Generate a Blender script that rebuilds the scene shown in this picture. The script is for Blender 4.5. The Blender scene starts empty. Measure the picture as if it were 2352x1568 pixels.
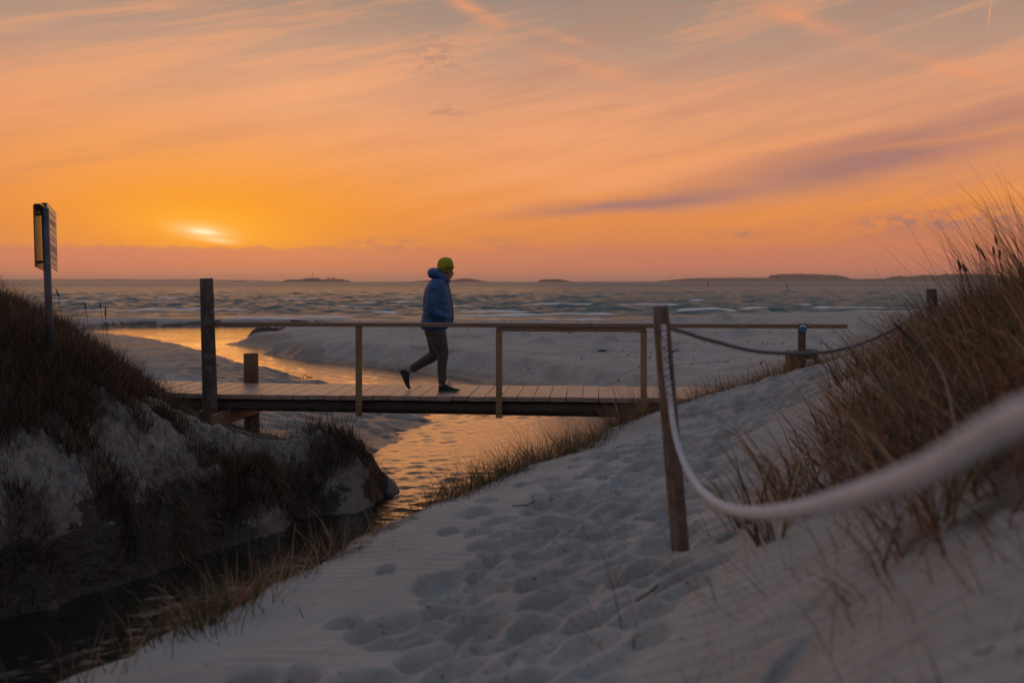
import bpy, bmesh, math, random
import numpy as np
from mathutils import Vector, Matrix
R = math.radians
random.seed(7)
RNG = np.random.default_rng(11)
C = bpy.context.scene.collection
sc = bpy.context.scene

# ------------------------------------------------------------------ camera
EYE = 2.60                       # eye height above the stream's water level (z = 0)
cam_d = bpy.data.cameras.new('camera')
cam = bpy.data.objects.new('camera', cam_d); C.objects.link(cam)
cam.location = (0, 0, EYE); cam.rotation_euler = (R(90), 0, 0)
cam_d.lens = 35.0; cam_d.sensor_width = 36.0
cam_d.shift_y = -(784 - 645) / 2352.0
cam_d.clip_start = 0.05; cam_d.clip_end = 30000
cam_d.dof.use_dof = True; cam_d.dof.focus_distance = 14.0; cam_d.dof.aperture_fstop = 2.0
sc.camera = cam

# ------------------------------------------------------------------ render and view settings
sc.render.engine = 'CYCLES'
sc.cycles.use_denoising = True
sc.cycles.use_adaptive_sampling = True; sc.cycles.adaptive_threshold = 0.015
sc.cycles.denoising_prefilter = 'ACCURATE'
sc.cycles.max_bounces = 6; sc.cycles.diffuse_bounces = 3; sc.cycles.glossy_bounces = 3
sc.cycles.transmission_bounces = 3; sc.cycles.volume_bounces = 1; sc.cycles.transparent_max_bounces = 6
sc.cycles.sample_clamp_indirect = 4.0
sc.view_settings.view_transform = 'Standard'; sc.view_settings.look = 'None'
sc.view_settings.exposure = 0.0; sc.view_settings.gamma = 1.0
sc.view_settings.use_curve_mapping = False

# ------------------------------------------------------------------ node expression helper
class X:
    def __init__(s, nt, sock): s.nt, s.s = nt, sock
    def m(s, op, *a):
        n = s.nt.nodes.new('ShaderNodeMath'); n.operation = op
        for i, v in enumerate((s,) + a):
            if isinstance(v, X): s.nt.links.new(v.s, n.inputs[i])
            else: n.inputs[i].default_value = float(v)
        return X(s.nt, n.outputs[0])
    def __add__(s, o): return s.m('ADD', o)
    def __radd__(s, o): return s.m('ADD', o)
    def __sub__(s, o): return s.m('SUBTRACT', o)
    def __rsub__(s, o): return (s * -1.0) + o
    def __mul__(s, o): return s.m('MULTIPLY', o)
    def __rmul__(s, o): return s.m('MULTIPLY', o)
    def __truediv__(s, o): return s.m('DIVIDE', o)
    def clamp(s, a=0.0, b=1.0): return s.m('MAXIMUM', a).m('MINIMUM', b)
    def sstep(s, a, b):
        n = s.nt.nodes.new('ShaderNodeMapRange'); n.interpolation_type = 'SMOOTHSTEP'
        s.nt.links.new(s.s, n.inputs[0]); n.inputs[1].default_value = a; n.inputs[2].default_value = b
        return X(s.nt, n.outputs[0])
    def gauss(s, w):
        q = s / w
        return (q * q * -1.0).m('EXPONENT')
def combine(nt, x, y, z):
    n = nt.nodes.new('ShaderNodeCombineXYZ')
    for i, v in enumerate((x, y, z)):
        if isinstance(v, X): nt.links.new(v.s, n.inputs[i])
        else: n.inputs[i].default_value = v
    return n.outputs[0]
def noise(nt, vec, scale, detail=4, rough=0.55, dist=0.0):
    n = nt.nodes.new('ShaderNodeTexNoise'); nt.links.new(vec, n.inputs['Vector'])
    n.inputs['Scale'].default_value = scale; n.inputs['Detail'].default_value = detail
    n.inputs['Roughness'].default_value = rough; n.inputs['Distortion'].default_value = dist
    return X(nt, n.outputs[0])
def mixc(nt, f, a, b, mode='MIX'):
    n = nt.nodes.new('ShaderNodeMix'); n.data_type = 'RGBA'; n.blend_type = mode
    if isinstance(f, X): nt.links.new(f.s, n.inputs[0])
    else: n.inputs[0].default_value = f
    for i, v in ((6, a), (7, b)):
        if isinstance(v, (tuple, list)): n.inputs[i].default_value = (*v[:3], 1)
        else: nt.links.new(v, n.inputs[i])
    return n.outputs[2]
def ramp(nt, x, stops, interp='LINEAR'):
    n = nt.nodes.new('ShaderNodeValToRGB'); n.color_ramp.interpolation = interp
    nt.links.new(x.s, n.inputs[0]); e = n.color_ramp.elements
    while len(e) < len(stops): e.new(0.5)
    for el, (p, c) in zip(e, stops): el.position = p; el.color = (*c, 1)
    return n.outputs[0]

# ------------------------------------------------------------------ sky
SUN_AZ, SUN_EL = -17.1, 2.6      # degrees; azimuth from +y towards +x
world = bpy.data.worlds.new('World'); sc.world = world; world.use_nodes = True
def build_sky():
    nt = world.node_tree; nt.nodes.clear()
    tc = nt.nodes.new('ShaderNodeTexCoord')
    sp = nt.nodes.new('ShaderNodeSeparateXYZ'); nt.links.new(tc.outputs['Generated'], sp.inputs[0])
    x, y, z = (X(nt, sp.outputs[i]) for i in range(3))
    deg = 180 / math.pi
    az = x.m('ARCTAN2', y) * deg
    el = z.clamp(-1, 1).m('ARCSINE').m('ABSOLUTE') * deg
    wob = noise(nt, combine(nt, az * 0.09, el * 0.34, 7.7), 1.0, 3, .62) - 0.5
    pos = combine(nt, az, el + wob * 1.3, 0.0)          # warped sky directions, degrees
    posh = combine(nt, az, el + wob * .35, 0.0)
    th = R(12)
    fine = noise(nt, combine(nt, (az * math.cos(th) + el * math.sin(th)) * 0.055, (el * math.cos(th) - az * math.sin(th)) * 0.55, 1.7), 1.0, 5, .62)
    def ell(a, e, wa, we, rot=0.0, vec=None, kind='QUADRATIC_SPHERE'):
        """soft elliptical patch of sky centred on azimuth a, elevation e"""
        mp = nt.nodes.new('ShaderNodeMapping'); mp.vector_type = 'TEXTURE'
        nt.links.new(vec or pos, mp.inputs['Vector'])
        mp.inputs['Location'].default_value = (a, e, 0); mp.inputs['Rotation'].default_value = (0, 0, R(rot)); mp.inputs['Scale'].default_value = (wa, we, 1)
        g = nt.nodes.new('ShaderNodeTexGradient'); g.gradient_type = kind; nt.links.new(mp.outputs[0], g.inputs[0])
        return X(nt, g.outputs[1])
    def seg(a0, e0, a1, e1, w, vec=None):
        return ell((a0 + a1) / 2, (e0 + e1) / 2, math.hypot(a1 - a0, e1 - e0) * .62, w, math.degrees(math.atan2(e1 - e0, a1 - a0)), vec)
    eln = el + wob * 1.4
    front = ramp(nt, eln / 90.0, [
        (0.0, (.58, .200, .118)), (1.3 / 90, (.63, .215, .116)), (2.4 / 90, (.72, .245, .085)),
        (4.0 / 90, (.82, .275, .070)), (6.3 / 90, (.86, .330, .122)), (9.6 / 90, (.72, .325, .180)),
        (12.6 / 90, (.51, .305, .215)), (16.0 / 90, (.33, .248, .205)), (30 / 90, (.28, .275, .285)),
        (60 / 90, (.215, .295, .405)), (1.0, (.20, .295, .43))])
    back = ramp(nt, el / 90.0, [(0.0, (.12, .115, .15)), (8 / 90, (.15, .145, .18)), (25 / 90, (.18, .205, .27)),
                                (60 / 90, (.19, .275, .395)), (1.0, (.20, .295, .43))])
    side = (az - SUN_AZ).m('ABSOLUTE').sstep(38, 135)
    col = mixc(nt, side, front, back)
    # high thin streaks
    upf = el.sstep(2.0, 6.0) * (1.0 - el.sstep(28, 60))
    col = mixc(nt, fine.sstep(.46, .66) * upf * .50, col, (.92, .375, .165))
    col = mixc(nt, (fine.sstep(.30, .50) * -1.0 + 1.0) * upf * .46, col, (.50, .235, .165))
    # golden glow round the veiled sun, lighter pillar and peach field
    col = mixc(nt, ell(SUN_AZ, SUN_EL + 1.0, 27, 10.5) * .95, col, (.88, .305, .022))
    col = mixc(nt, ell(SUN_AZ + 1, SUN_EL + .6, 13, 5.5).clamp() * .9, col, (.90, .335, .012))
    col = mixc(nt, ell(-11, 10.0, 20, 6.5) * (fine * .9), col, (.94, .43, .22))
    col = mixc(nt, ell(4, 8.0, 22, 5.5) * (fine * .75), col, (.96, .41, .19))
    col = mixc(nt, ell(-38, 5, 17, 12) * .75, col, (.50, .165, .085))
    # cloud bands
    mv = fine.sstep(.16, .50)
    m1 = (seg(6, 4.4, 33, 8.2, 1.9) + seg(12, 6.2, 36, 10.2, 1.0) + seg(-2, 3.7, 16, 5.2, .7)).clamp()
    col = mixc(nt, (m1.m('POWER', .70) * mv * 1.25).clamp(), col, (.42, .195, .160))
    o1 = (seg(14, 6.6, 34, 8.5, .5) + seg(8, 3.0, 30, 5.0, 1.0)).clamp()
    col = mixc(nt, o1 * fine.sstep(.3, .6) * .8, col, (.90, .34, .075))
    col = mixc(nt, seg(-14, 6.6, 26, 11.8, 2.2) * fine.sstep(.62, .36) * .5, col, (.62, .25, .135))
    cz = (seg(-5.2, 16.6, .4, 14.0, .75, posh) + seg(-1.2, 13.5, 9.0, 10.8, .8, posh) + seg(.5, 14.4, 6.0, 12.8, .5, posh)
          + seg(12.2, 15.8, 21, 12.1, 1.0, posh) + seg(19.6, 12.4, 29, 9.4, .7, posh)).clamp()
    col = mixc(nt, cz * fine.sstep(.26, .58) * 1.25, col, (.80, .325, .165))
    col = mixc(nt, seg(25.72, 14.6, 25.55, 12.7, .10, combine(nt, az, el, 0.0)) * 1.1, col, (.80, .36, .18))
    mot = noise(nt, combine(nt, az * 0.9, el * 2.6, 0.3), 1.0, 3, .7)
    mm = (ell(-4.4, 12.5, 3.6, 2.4) + ell(-3.7, 9.7, 2.6, .9)).clamp()
    col = mixc(nt, mm * mot.sstep(.42, .64) * .75, col, (.36, .205, .165))
    # low cloud bank on the horizon with a ragged top
    nb = nt.nodes.new('ShaderNodeTexNoise'); nb.noise_dimensions = '1D'; nt.links.new((az * .33).s, nb.inputs['W']); nb.inputs['Scale'].default_value = 1.0; nb.inputs['Detail'].default_value = 5; nb.inputs['Roughness'].default_value = .6
    bn = X(nt, nb.outputs[0]) - .5
    over = el - bn * .85
    bank = (1.0 - (over - az.sstep(15, 25) * 1.3).sstep(1.70, 2.02)) * (1.0 - side)
    bcol = ramp(nt, (el / 4.0).clamp(), [(0.0, (.60, .205, .125)), (.45, (.62, .21, .120)), (1.0, (.48, .19, .145))])
    col = mixc(nt, bank * (ell(SUN_AZ - 4, 1.5, 26, 8) * .5 + .52), col, bcol)
    pm = (ell(21.5, 3.0, 8, 1.2) + ell(-.9, 2.15, 2.2, .85) + ell(13.2, 2.8, 3.0, .55) + ell(-7, 2.0, 4.5, .6) + ell(25.5, 3.2, 5, 1.3)).clamp()
    col = mixc(nt, pm * mot.sstep(.40, .60) * .95, col, (.43, .19, .15))
    # the veiled sun, seen through slanted gaps above the bank
    g0 = mixc(nt, (ell(-17.0, 2.85, 8, 2.2, -6, posh) * 1.1).clamp(), col, (1.0, .42, .04))
    g0 = mixc(nt, (ell(-17.25, 2.68, 2.9, .75, -7, posh) * 1.5).clamp(), g0, (1.05, .62, .24))
    g0 = mixc(nt, (ell(-17.2, 2.66, 1.25, .24, -7, posh) * 1.5).clamp(), g0, (1.3, .95, .58))
    g0 = mixc(nt, (ell(-16.5, 2.22, 1.9, .26, -7, posh) * 1.5).clamp(), g0, (1.1, .66, .26))
    col = mixc(nt, over.sstep(1.78, 1.98), col, g0)
    # the clear sky behind the veil
    sky = nt.nodes.new('ShaderNodeTexSky'); sky.sky_type = 'NISHITA'; sky.sun_disc = False
    sky.sun_elevation = R(SUN_EL); sky.sun_rotation = R(SUN_AZ)
    sky.altitude = 0; sky.dust_density = 2.0; sky.air_density = 1.2
    skd = mixc(nt, 1.0, sky.outputs[0], (.10, .10, .10), 'MULTIPLY')
    col = mixc(nt, (el.sstep(12, 50) * .22 + .04).clamp(), col, skd)
    bg = nt.nodes.new('ShaderNodeBackground'); nt.links.new(col, bg.inputs[0]); bg.inputs[1].default_value = 1.0
    out = nt.nodes.new('ShaderNodeOutputWorld'); nt.links.new(bg.outputs[0], out.inputs[0])
    world.cycles.sampling_method = 'MANUAL'; world.cycles.sample_map_resolution = 256
build_sky()

# the sun, behind thin cloud just above the sea
sd = bpy.data.lights.new('sun', 'SUN'); sd.energy = 0.24; sd.angle = R(40); sd.color = (1.0, .42, .12)
sun = bpy.data.objects.new('sun', sd); C.objects.link(sun)
sdir = Vector((math.sin(R(SUN_AZ)) * math.cos(R(SUN_EL)), math.cos(R(SUN_AZ)) * math.cos(R(SUN_EL)), math.sin(R(SUN_EL))))
sun.rotation_euler = sdir.to_track_quat('Z', 'Y').to_euler(); sun.location = (-20, 60, 12)

# ------------------------------------------------------------------ helpers
F = 2287.0
def P(u, v, d):
    """a spot on a 2352-wide view of the place, at distance d ahead of the eye"""
    return Vector(((u - 1176) / F * d, d, EYE - (v - 645) / F * d))
def tag(o, label=None, cat=None, group=None, kind=None):
    if label: o['label'] = label
    if cat: o['category'] = cat
    if group: o['group'] = group
    if kind: o['kind'] = kind
    return o
def empty(name, loc=(0, 0, 0), rz=0.0):
    o = bpy.data.objects.new(name, None); C.objects.link(o); o.location = loc; o.rotation_euler = (0, 0, rz)
    o.empty_display_size = .2
    return o
def link(name, me, mat=None, parent=None, smooth=False):
    o = bpy.data.objects.new(name, me); C.objects.link(o)
    if mat is not None and not me.materials: me.materials.append(mat)
    if parent: o.parent = parent
    if smooth: me.shade_smooth()
    return o
def np_mesh(name, V, Q=None, T=None):
    me = bpy.data.meshes.new(name)
    V = np.ascontiguousarray(V, dtype=np.float32)
    me.vertices.add(len(V)); me.vertices.foreach_set('co', V.ravel())
    loops = []; starts = []; totals = []; off = 0
    for A in (Q, T):
        if A is None or len(A) == 0: continue
        A = np.asarray(A, dtype=np.int32); k = A.shape[1]
        loops.append(A.ravel()); starts.append(off + np.arange(len(A)) * k); totals.append(np.full(len(A), k))
        off += A.size
    loops = np.concatenate(loops).astype(np.int32); starts = np.concatenate(starts).astype(np.int32)
    me.loops.add(len(loops)); me.loops.foreach_set('vertex_index', loops)
    me.polygons.add(len(starts)); me.polygons.foreach_set('loop_start', starts)
    me.polygons.foreach_set('loop_total', np.concatenate(totals).astype(np.int32))
    me.update(calc_edges=True)
    return me
def attr(me, name, vals):
    a = me.attributes.new(name, 'FLOAT', 'POINT'); a.data.foreach_set('value', np.asarray(vals, dtype=np.float32))
def attr_col(me, name, vals):
    a = me.attributes.new(name, 'FLOAT_COLOR', 'POINT')
    v = np.ones((len(vals), 4), dtype=np.float32); v[:, :3] = vals
    a.data.foreach_set('color', v.ravel())
def grid_quads(nr, nc):
    i = np.arange(nr - 1)[:, None] * nc + np.arange(nc - 1)[None, :]
    i = i.ravel()
    return np.stack([i, i + 1, i + nc + 1, i + nc], 1)
def bm_obj(name, bm, mat, parent=None, smooth=False):
    me = bpy.data.meshes.new(name); bm.normal_update(); bm.to_mesh(me); bm.free()
    return link(name, me, mat, parent, smooth)
def add_box(bm, c, s, rot=None, bevel=0.0):
    m = Matrix.Translation(c)
    if rot is not None: m = m @ rot
    m = m @ Matrix.Diagonal((*s, 1))
    r = bmesh.ops.create_cube(bm, size=1.0, matrix=m)
    if bevel > 0:
        ed = list({e for v in r['verts'] for e in v.link_edges})
        bmesh.ops.bevel(bm, geom=ed, offset=bevel, segments=1, affect='EDGES', profile=.5)
def loft(bm, rings, close=True, n=None):
    vr = [[bm.verts.new(p) for p in ring] for ring in rings]
    k = len(vr[0])
    for a, b in zip(vr, vr[1:]):
        for i in range(k):
            bm.faces.new((a[i], a[(i + 1) % k], b[(i + 1) % k], b[i]))
    if close:
        bm.faces.new(list(reversed(vr[0]))); bm.faces.new(vr[-1])
    return vr
def tube_rings(pts, rad, n=12, wob=0.0, seed=0):
    rg = random.Random(seed); out = []
    ph = [rg.uniform(0, 6.28) for _ in range(4)]
    up = Vector((0, 0, 1))
    for i, p in enumerate(pts):
        p = Vector(p); t = (Vector(pts[min(i + 1, len(pts) - 1)]) - Vector(pts[max(i - 1, 0)])).normalized()
        a = t.cross(up if abs(t.z) < .9 else Vector((1, 0, 0))).normalized(); b = t.cross(a)
        r = rad[i] if hasattr(rad, '__len__') else rad
        ring = []
        for k in range(n):
            th = 2 * math.pi * k / n
            rr = r * (1 + wob * (math.sin(2 * th + ph[0]) * .5 + math.sin(3 * th + ph[1] + i * .3) * .5))
            ring.append(p + a * (rr * math.cos(th)) + b * (rr * math.sin(th)))
        out.append(ring)
    return out
def tube(name, pts, rad, mat, parent=None, n=12, wob=0.0, seed=0, smooth=True):
    bm = bmesh.new(); loft(bm, tube_rings(pts, rad, n, wob, seed))
    bmesh.ops.recalc_face_normals(bm, faces=bm.faces)
    o = bm_obj(name, bm, mat, parent, smooth)
    return o
def smoothstep(a, b, x):
    t = np.clip((x - a) / (b - a), 0, 1); return t * t * (3 - 2 * t)
# value noise in numpy
_perm = RNG.random((256, 256)).astype(np.float32)
def vnoise(x, y):
    xi = np.floor(x).astype(np.int64); yi = np.floor(y).astype(np.int64)
    fx = x - xi; fy = y - yi; fx = fx * fx * (3 - 2 * fx); fy = fy * fy * (3 - 2 * fy)
    g = lambda a, b: _perm[a & 255, b & 255]
    return (g(xi, yi) * (1 - fx) + g(xi + 1, yi) * fx) * (1 - fy) + (g(xi, yi + 1) * (1 - fx) + g(xi + 1, yi + 1) * fx) * fy
def fbm(x, y, o=4, r=.5):
    s = 0; a = 1; t = 0
    for k in range(o):
        s = s + a * vnoise(x * 2 ** k + 17.3 * k, y * 2 ** k + 5.1 * k); t += a; a *= r
    return s / t

# ------------------------------------------------------------------ materials
MAT = {}
def new_mat(name):
    m = bpy.data.materials.new(name); m.use_nodes = True; nt = m.node_tree
    b = nt.nodes['Principled BSDF']; MAT[name] = m
    return m, nt, b
def setv(b, **k):
    for n, v in k.items():
        b.inputs[n.replace('_', ' ')].default_value = v if not isinstance(v, tuple) else (*v, 1)
def bump(nt, b, h, strength, dist):
    n = nt.nodes.new('ShaderNodeBump'); n.inputs['Strength'].default_value = strength; n.inputs['Distance'].default_value = dist
    nt.links.new(h.s, n.inputs['Height']); nt.links.new(n.outputs[0], b.inputs['Normal'])
    return n
def get_attr(nt, name):
    a = nt.nodes.new('ShaderNodeAttribute'); a.attribute_name = name; return a
def coord(nt, kind='Object'):
    return nt.nodes.new('ShaderNodeTexCoord').outputs[kind]
def scaled(nt, vec, s):
    n = nt.nodes.new('ShaderNodeMapping'); nt.links.new(vec, n.inputs[0]); n.inputs['Scale'].default_value = s
    return n.outputs[0]

def mat_sand():
    m, nt, b = new_mat('sand')
    co = coord(nt)
    wet = X(nt, get_attr(nt, 'wet').outputs['Fac']); litter_shade = X(nt, get_attr(nt, 'litter').outputs['Fac'])
    peat_shade = X(nt, get_attr(nt, 'peat_shade').outputs['Fac']); rip = X(nt, get_attr(nt, 'ripple').outputs['Fac'])
    n1 = noise(nt, co, 1.3, 3); n2 = noise(nt, co, 45, 1, .7); n3 = noise(nt, co, 9, 3, .6)
    col = mixc(nt, n1.sstep(.3, .7), (.335, .325, .31), (.42, .41, .39))
    col = mixc(nt, (1.0 - n2.sstep(.28, .42)) * .45, col, (.20, .175, .15))
    fl = noise(nt, co, 26, 1, .5)
    col = mixc(nt, fl.sstep(.73, .76) * .7, col, (.06, .045, .035))
    stv = noise(nt, scaled(nt, co, (.35, 1.6, 1)), 1.0, 4, .65)
    col = mixc(nt, stv.sstep(.46, .66) * .38, col, (.25, .225, .205))
    col = mixc(nt, (wet * (.75 + n3 * .5)).clamp() * .86, col, (.135, .115, .095))  # wet sand, and shade painted over the left bank
    fn_ = n3 * .7 + n2 * .3
    col = mixc(nt, (litter_shade + (fn_ - .5) * 1.5).sstep(.34, .66) * .80, col, (.080, .064, .050))  # plant litter, plus an even painted shade on the left bank
    col = mixc(nt, (peat_shade + (fn_ - .5) * 1.3).sstep(.34, .50) * peat_shade.sstep(.02, .12), col, (.042, .036, .031))  # dark eroded banks, and deep shade painted on the left bank's foot
    nt.links.new(col, b.inputs['Base Color'])
    rg = (wet * -.52 + .92).clamp(.3, 1); nt.links.new(rg.s, b.inputs['Roughness'])
    b.inputs['Specular IOR Level'].default_value = .3
    sx = nt.nodes.new('ShaderNodeSeparateXYZ'); nt.links.new(co, sx.inputs[0])
    x, y = X(nt, sx.outputs[0]), X(nt, sx.outputs[1])
    wv = noise(nt, co, 1.6, 1) * 7.0
    r1 = ((y * .93 + x * .36) * 75.0 + wv * 1.6).m('SINE') * .5 + .5
    h = r1 * rip * .011 + n3 * (peat_shade * .05 + litter_shade * .02 + .015) + n2 * .005
    bump(nt, b, h, .8, 1.0)
mat_sand()

def mat_wood(name, dark, light, scale=(14, 14, 1.2), rough=.8, rnd=.35, moss=None, dist=.004):
    m, nt, b = new_mat(name)
    co = coord(nt); inf = nt.nodes.new('ShaderNodeObjectInfo')
    rn = X(nt, inf.outputs['Random'])
    off = nt.nodes.new('ShaderNodeVectorMath'); off.operation = 'ADD'
    nt.links.new(co, off.inputs[0]); nt.links.new(combine(nt, rn * 31.0, rn * 17.0, rn * 57.0), off.inputs[1])
    v = scaled(nt, off.outputs[0], scale)
    g = noise(nt, v, 6, 6, .65, .8); blot = noise(nt, off.outputs[0], 3.5, 4)
    col = mixc(nt, g.sstep(.28, .72), dark, light)
    col = mixc(nt, blot.sstep(.45, .75) * .45, col, tuple(c * .55 for c in dark))
    col = mixc(nt, (rn - .5).m('ABSOLUTE') * 2.0 * rnd, col, tuple(c * .6 for c in light))
    if moss is not None:
        col = mixc(nt, noise(nt, off.outputs[0], 11, 4).sstep(.5, .68) * .5, col, moss)
    nt.links.new(col, b.inputs['Base Color']); setv(b, Roughness=rough)
    bump(nt, b, g * 1.0 + blot * .4, .7, dist)
    return m
mat_wood('deck_wood', (.20, .145, .105), (.36, .275, .21), (1.2, 1.2, 14), .52, .5)
mat_wood('plank_wood', (.28, .20, .155), (.52, .40, .32), (16, 1.1, 16), .42, .85, (.50, .44, .38))
mat_wood('rail_wood', (.20, .135, .085), (.34, .24, .155), (1.0, 14, 14), .7, .3)
mat_wood('post_square_wood', (.27, .18, .085), (.40, .28, .145), (14, 14, 1.0), .7, .3)
mat_wood('old_post_wood', (.045, .036, .028), (.14, .115, .092), (11, 11, .9), .85, .1, (.20, .19, .17))
mat_wood('stump_wood', (.11, .062, .035), (.21, .125, .07), (11, 11, .9), .8, .1)
mat_wood('beam_wood', (.035, .030, .026), (.105, .090, .076), (.9, 11, 11), .85, .1)
mat_wood('cross_wood', (.26, .145, .08), (.42, .25, .145), (12, 1.0, 12), .7, .2)
mat_wood('rope_post_wood', (.11, .068, .043), (.27, .205, .155), (10, 10, 1.1), .8, .1, (.05, .04, .03))
mat_wood('mossy_wood', (.06, .05, .03), (.13, .11, .07), (10, 10, 10), .9, .1, (.07, .085, .03))

def mat_plain(name, col, rough=.6, spec=.4, metal=0.0, nscale=30, var=.25, bumpd=.0):
    m, nt, b = new_mat(name); co = coord(nt)
    n = noise(nt, co, nscale, 4)
    c = mixc(nt, n.sstep(.3, .7), tuple(x * (1 - var) for x in col), tuple(min(1, x * (1 + var)) for x in col))
    nt.links.new(c, b.inputs['Base Color']); setv(b, Roughness=rough, Metallic=metal); b.inputs['Specular IOR Level'].default_value = spec
    if bumpd: bump(nt, b, n, .7, bumpd)
    return m
mat_plain('steel', (.09, .10, .115), .45, .5, .6, 12, .2)
mat_plain('board_white', (.55, .55, .56), .35, .5, 0, 5, .06)
mat_plain('board_back', (.13, .115, .10), .35, .5, .4, 4, .25)
mat_plain('print_grey', (.16, .16, .17), .6, .3, 0, 50, .2)
mat_plain('sign_blue', (.02, .15, .30), .4, .5, 0, 8, .08)
mat_plain('sign_pale', (.55, .66, .75), .4, .5, 0, 8, .05)
mat_plain('sign_mid', (.09, .24, .42), .4, .5, 0, 8, .05)
mat_plain('print_black', (.012, .014, .02), .5, .4, 0, 8, .1)
mat_plain('blue_paint', (.03, .18, .32), .6, .4, 0, 20, .3)
mat_plain('rope_grey', (.20, .205, .22), .9, .2, 0, 160, .3, .001)
mat_plain('rope_fibre', (.60, .61, .64), .9, .2, 0, 160, .25, .001)
mat_plain('seaweed_dark', (.022, .018, .012), .6, .4, 0, 40, .4)
mat_plain('twig_brown', (.09, .065, .045), .85, .2, 0, 40, .4)
mat_plain('buoy_red', (.30, .03, .02), .5, .4, 0, 4, .2)
mat_plain('island_rock', (.07, .055, .045), .95, .1, 0, .03, .3)
mat_plain('island_wood', (.045, .042, .032), .95, .1, 0, .05, .4)
mat_plain('hut_wall', (.10, .05, .04), .9, .2, 0, 1, .2)
mat_plain('skin', (.36, .19, .135), .55, .4, 0, 60, .08)
mat_plain('eye_dark', (.02, .015, .012), .3, .5)
mat_plain('hair_brown', (.05, .035, .025), .8, .2)
mat_plain('shoe_green', (.014, .032, .030), .65, .35, 0, 70, .3, .001)
mat_plain('shoe_sole', (.05, .075, .075), .7, .3, 0, 60, .2)
mat_plain('lace', (.02, .06, .055), .8, .2)
mat_plain('hat_print', (.025, .06, .012), .9, .1)
mat_plain('bolt_metal', (.22, .22, .22), .5, .5, .7, 40, .2)
def mat_cloth(name, col, nsc, wr, dist, rough=.7, sheen=0.0):
    m, nt, b = new_mat(name); co = coord(nt)
    n = noise(nt, scaled(nt, co, wr), nsc, 3, .5, .5); f = noise(nt, co, 160, 2, .6)
    c = mixc(nt, (n * .6 + f * .4).sstep(.3, .7), tuple(x * .78 for x in col), tuple(x * 1.18 for x in col))
    nt.links.new(c, b.inputs['Base Color']); setv(b, Roughness=rough)
    b.inputs['Sheen Weight'].default_value = sheen
    bump(nt, b, n + f * .05, .9, dist)
    return m
mat_cloth('jacket_blue', (.019, .098, .262), 7, (1, 1, 1.8), .035, .6, .0)
mat_cloth('trouser_grey', (.080, .072, .068), 9, (1, 1, 2.2), .018, .85, .1)
m_hat = mat_cloth('hat_yellow', (.34, .33, .012), 40, (1, 1, .2), .004, .95, .3)

def mat_water(name, deep, rough, sc1, d1, sc2, d2, stretch=(1, 1.8, 1), foam=False):
    m, nt, b = new_mat(name); co = coord(nt)
    v = scaled(nt, co, stretch)
    n1 = noise(nt, v, sc1, 4, .6, .3); n2 = noise(nt, v, sc2, 3, .6)
    setv(b, Roughness=rough, IOR=1.15 if foam else 1.42)
    if foam:
        fo = X(nt, get_attr(nt, 'foam').outputs['Fac']); fn = noise(nt, scaled(nt, co, (.5, 1, 1)), 2.2, 5, .7)
        ff = (fo * (fn + .55)).sstep(.34, .52)
        c = mixc(nt, ff, deep, (.80, .84, .88)); nt.links.new(c, b.inputs['Base Color'])
        dist = X(nt, get_attr(nt, 'chop').outputs['Fac'])
        nt.links.new((ff * .6 + rough + dist * .14).clamp().s, b.inputs['Roughness'])
    else:
        setv(b, Base_Color=deep)
    hh = n1 * d1 + n2 * d2
    if foam: hh = hh + noise(nt, scaled(nt, co, (.55, 1.3, 1)), .33, 3, .6) * 1.1
    bump(nt, b, hh, 1.0, 1.0)
    return m
mat_water('stream_water', (.016, .015, .013), .05, 8.0, .006, 24, .002, (1, 1.6, 1))
mat_water('sea_water', (.070, .160, .175), .28, 1.6, .22, 5.5, .05, (1, 1.6, 1), True)

def mat_grass(name, rough=.6):
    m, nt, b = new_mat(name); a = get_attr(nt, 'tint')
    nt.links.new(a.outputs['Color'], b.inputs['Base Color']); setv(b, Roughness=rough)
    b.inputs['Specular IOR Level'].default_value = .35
    tr = nt.nodes.new('ShaderNodeBsdfTranslucent'); nt.links.new(a.outputs['Color'], tr.inputs[0])
    mx = nt.nodes.new('ShaderNodeMixShader'); mx.inputs[0].default_value = .3
    nt.links.new(b.outputs[0], mx.inputs[1]); nt.links.new(tr.outputs[0], mx.inputs[2])
    nt.links.new(mx.outputs[0], nt.nodes['Material Output'].inputs[0])
    return m
mat_grass('grass')

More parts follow.
